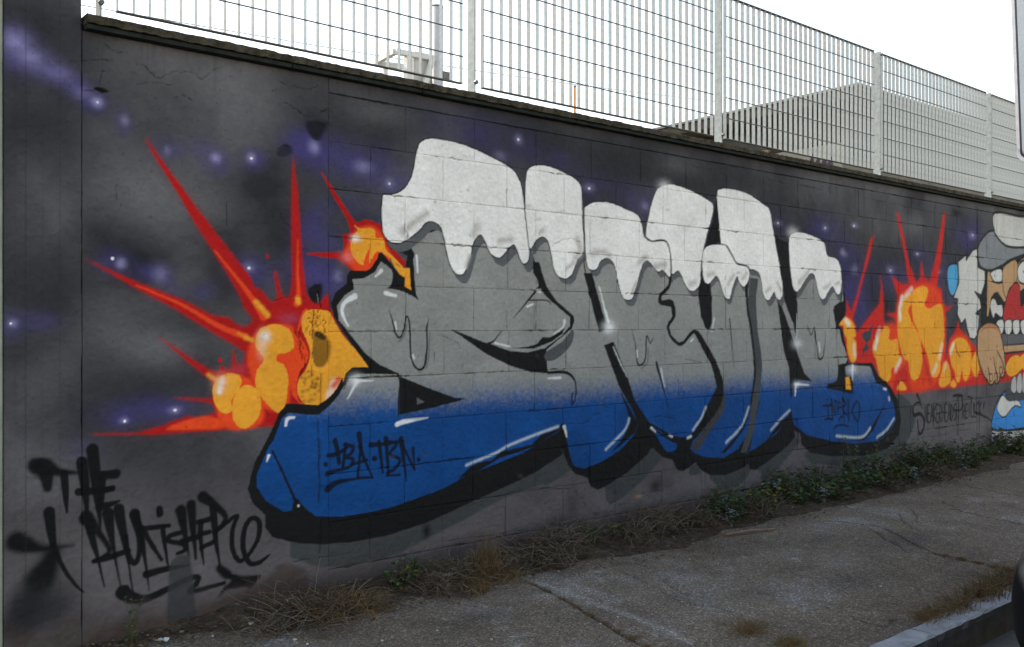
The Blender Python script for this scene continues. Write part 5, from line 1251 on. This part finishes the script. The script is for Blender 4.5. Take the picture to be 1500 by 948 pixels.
plate(SW - .068, SHh - .068, .034, -.0170, -.012, 'sign_face', M_SIGN, pl, 0, sc_z)
M_INK = plain('grey_print', (.16,.16,.18), .5)
prt = MB(); pr = random.Random(2)
for k in range(5):
    z = sc_z - SHh/2 + .055 + k * .033
    for row in range(2):
        prt.box(-.0178, -.0172, SW/2 - .062 - row * .014 - pr.uniform(.006, .009), SW/2 - .062 - row * .014, z, z + pr.uniform(.010, .022))
prt.build('small_print', M_INK, pl)
pl.rotation_euler = (math.radians(-2.0), 0, 0)
pl.location = (0, -.025, .0)
MB().tube([(.04, 0, -.02), (.04, 0, sc_z + SHh/2 + .03)], .03, 14).build('pole', M_GALV, sign, smooth=True)
for z in (sc_z - .3, sc_z + .3): MB().box(.006, .075, -.05, .05, z, z + .03).build('clamp', M_GALV, sign, bevel=.003)

# ------------------------------------------------------------------ dark parked car, its rear corner reaching into view
M_CARP = plain('black_car_paint', (.006, .006, .007), .45, 0, .25); M_CARG = plain('car_glass', (.008, .009, .010), .08); M_RUB = plain('black_rubber', (.012,.012,.012), .85); M_RIM = plain('alloy_rim', (.35,.35,.36), .35, .8); M_TAIL = plain('tail_lamp', (.12,.006,.006), .2); M_TRIM = plain('car_trim', (.016,.016,.017), .6)
car = empty('parked_car', (2.84, .38, -.125)); tag(car, 'black parked car whose rear corner shows beside the kerb', 'car')
def loft(st, name, mat, parent, nring=20, pw=3.2):
    V_, F_ = [], []
    for s_, hw, z0, z1 in st:
        for k in range(nring):
            a = 2 * math.pi * k / nring; c_, s__ = math.cos(a), math.sin(a)
            V_.append((s_, hw * math.copysign(abs(c_) ** (2 / pw), c_), (z0 + z1) / 2 + (z1 - z0) / 2 * math.copysign(abs(s__) ** (2 / pw), s__)))
    for i_ in range(len(st) - 1):
        for k in range(nring): F_.append((i_*nring+k, i_*nring+(k+1) % nring, (i_+1)*nring+(k+1) % nring, (i_+1)*nring+k))
    F_.append(tuple(range(nring))); F_.append(tuple((len(st)-1)*nring + nring-1-k for k in range(nring)))
    o = MB().add(V_, F_).build(name, mat, parent, smooth=True)
    md = o.modifiers.new('sub', 'SUBSURF'); md.levels = md.render_levels = 2
    return o
loft([(.0,.56,.26,.50),(.03,.70,.22,.58),(.09,.80,.19,.68),(.22,.845,.18,.80),(.6,.86,.18,.88),(1.4,.865,.17,.90),(2.4,.865,.17,.90),(3.1,.85,.18,.86),(3.6,.81,.20,.76),(3.85,.72,.22,.66),(3.93,.55,.28,.55)], 'body', M_CARP, car)
gh = loft([(.20,.60,.76,.84),(.36,.66,.76,1.06),(.66,.66,.76,1.36),(1.2,.64,.76,1.43),(2.0,.64,.76,1.40),(2.5,.66,.76,1.18),(3.0,.66,.76,.90)], 'cabin_glass', M_CARG, car)
loft([(.62,.50,1.36,1.40),(.9,.56,1.40,1.445),(1.3,.57,1.42,1.462),(1.9,.55,1.40,1.44),(2.1,.48,1.37,1.40)], 'roof_panel', M_CARP, gh)
for sy in (-1, 1):
    for x in (.72, 3.12):
        w = MB().tube([(x, sy * .66, .30), (x, sy * .70, .30), (x, sy * .85, .30), (x, sy * .868, .30)], [.27, .30, .30, .27], 28).build('wheel', M_RUB, car, smooth=False)
        MB().tube([(x, sy * .86, .30), (x, sy * .872, .30)], [.2, .185], 20).build('rim', M_RIM, w)
        MB().tube([(x, sy * .871, .30), (x, sy * .878, .30)], [.05, .04], 12).build('hub_cap', M_TRIM, w)
    MB().box(.13, .24, sy * .62 - .09, sy * .62 + .09, .66, .80).build('tail_lamp', M_TAIL, car, bevel=.02)
    MB().box(2.15, 2.32, sy * .93 - .07, sy * .93 + .07, .90, 1.02).build('wing_mirror', M_CARP, car, bevel=.03)
    MB().box(3.66, 3.84, sy * .56 - .12, sy * .56 + .12, .60, .70).build('headlamp', M_RIM, car, bevel=.02)
MB().box(-.012, .05, -.45, .45, .36, .44).build('bumper_strip', M_TRIM, car, bevel=.01)
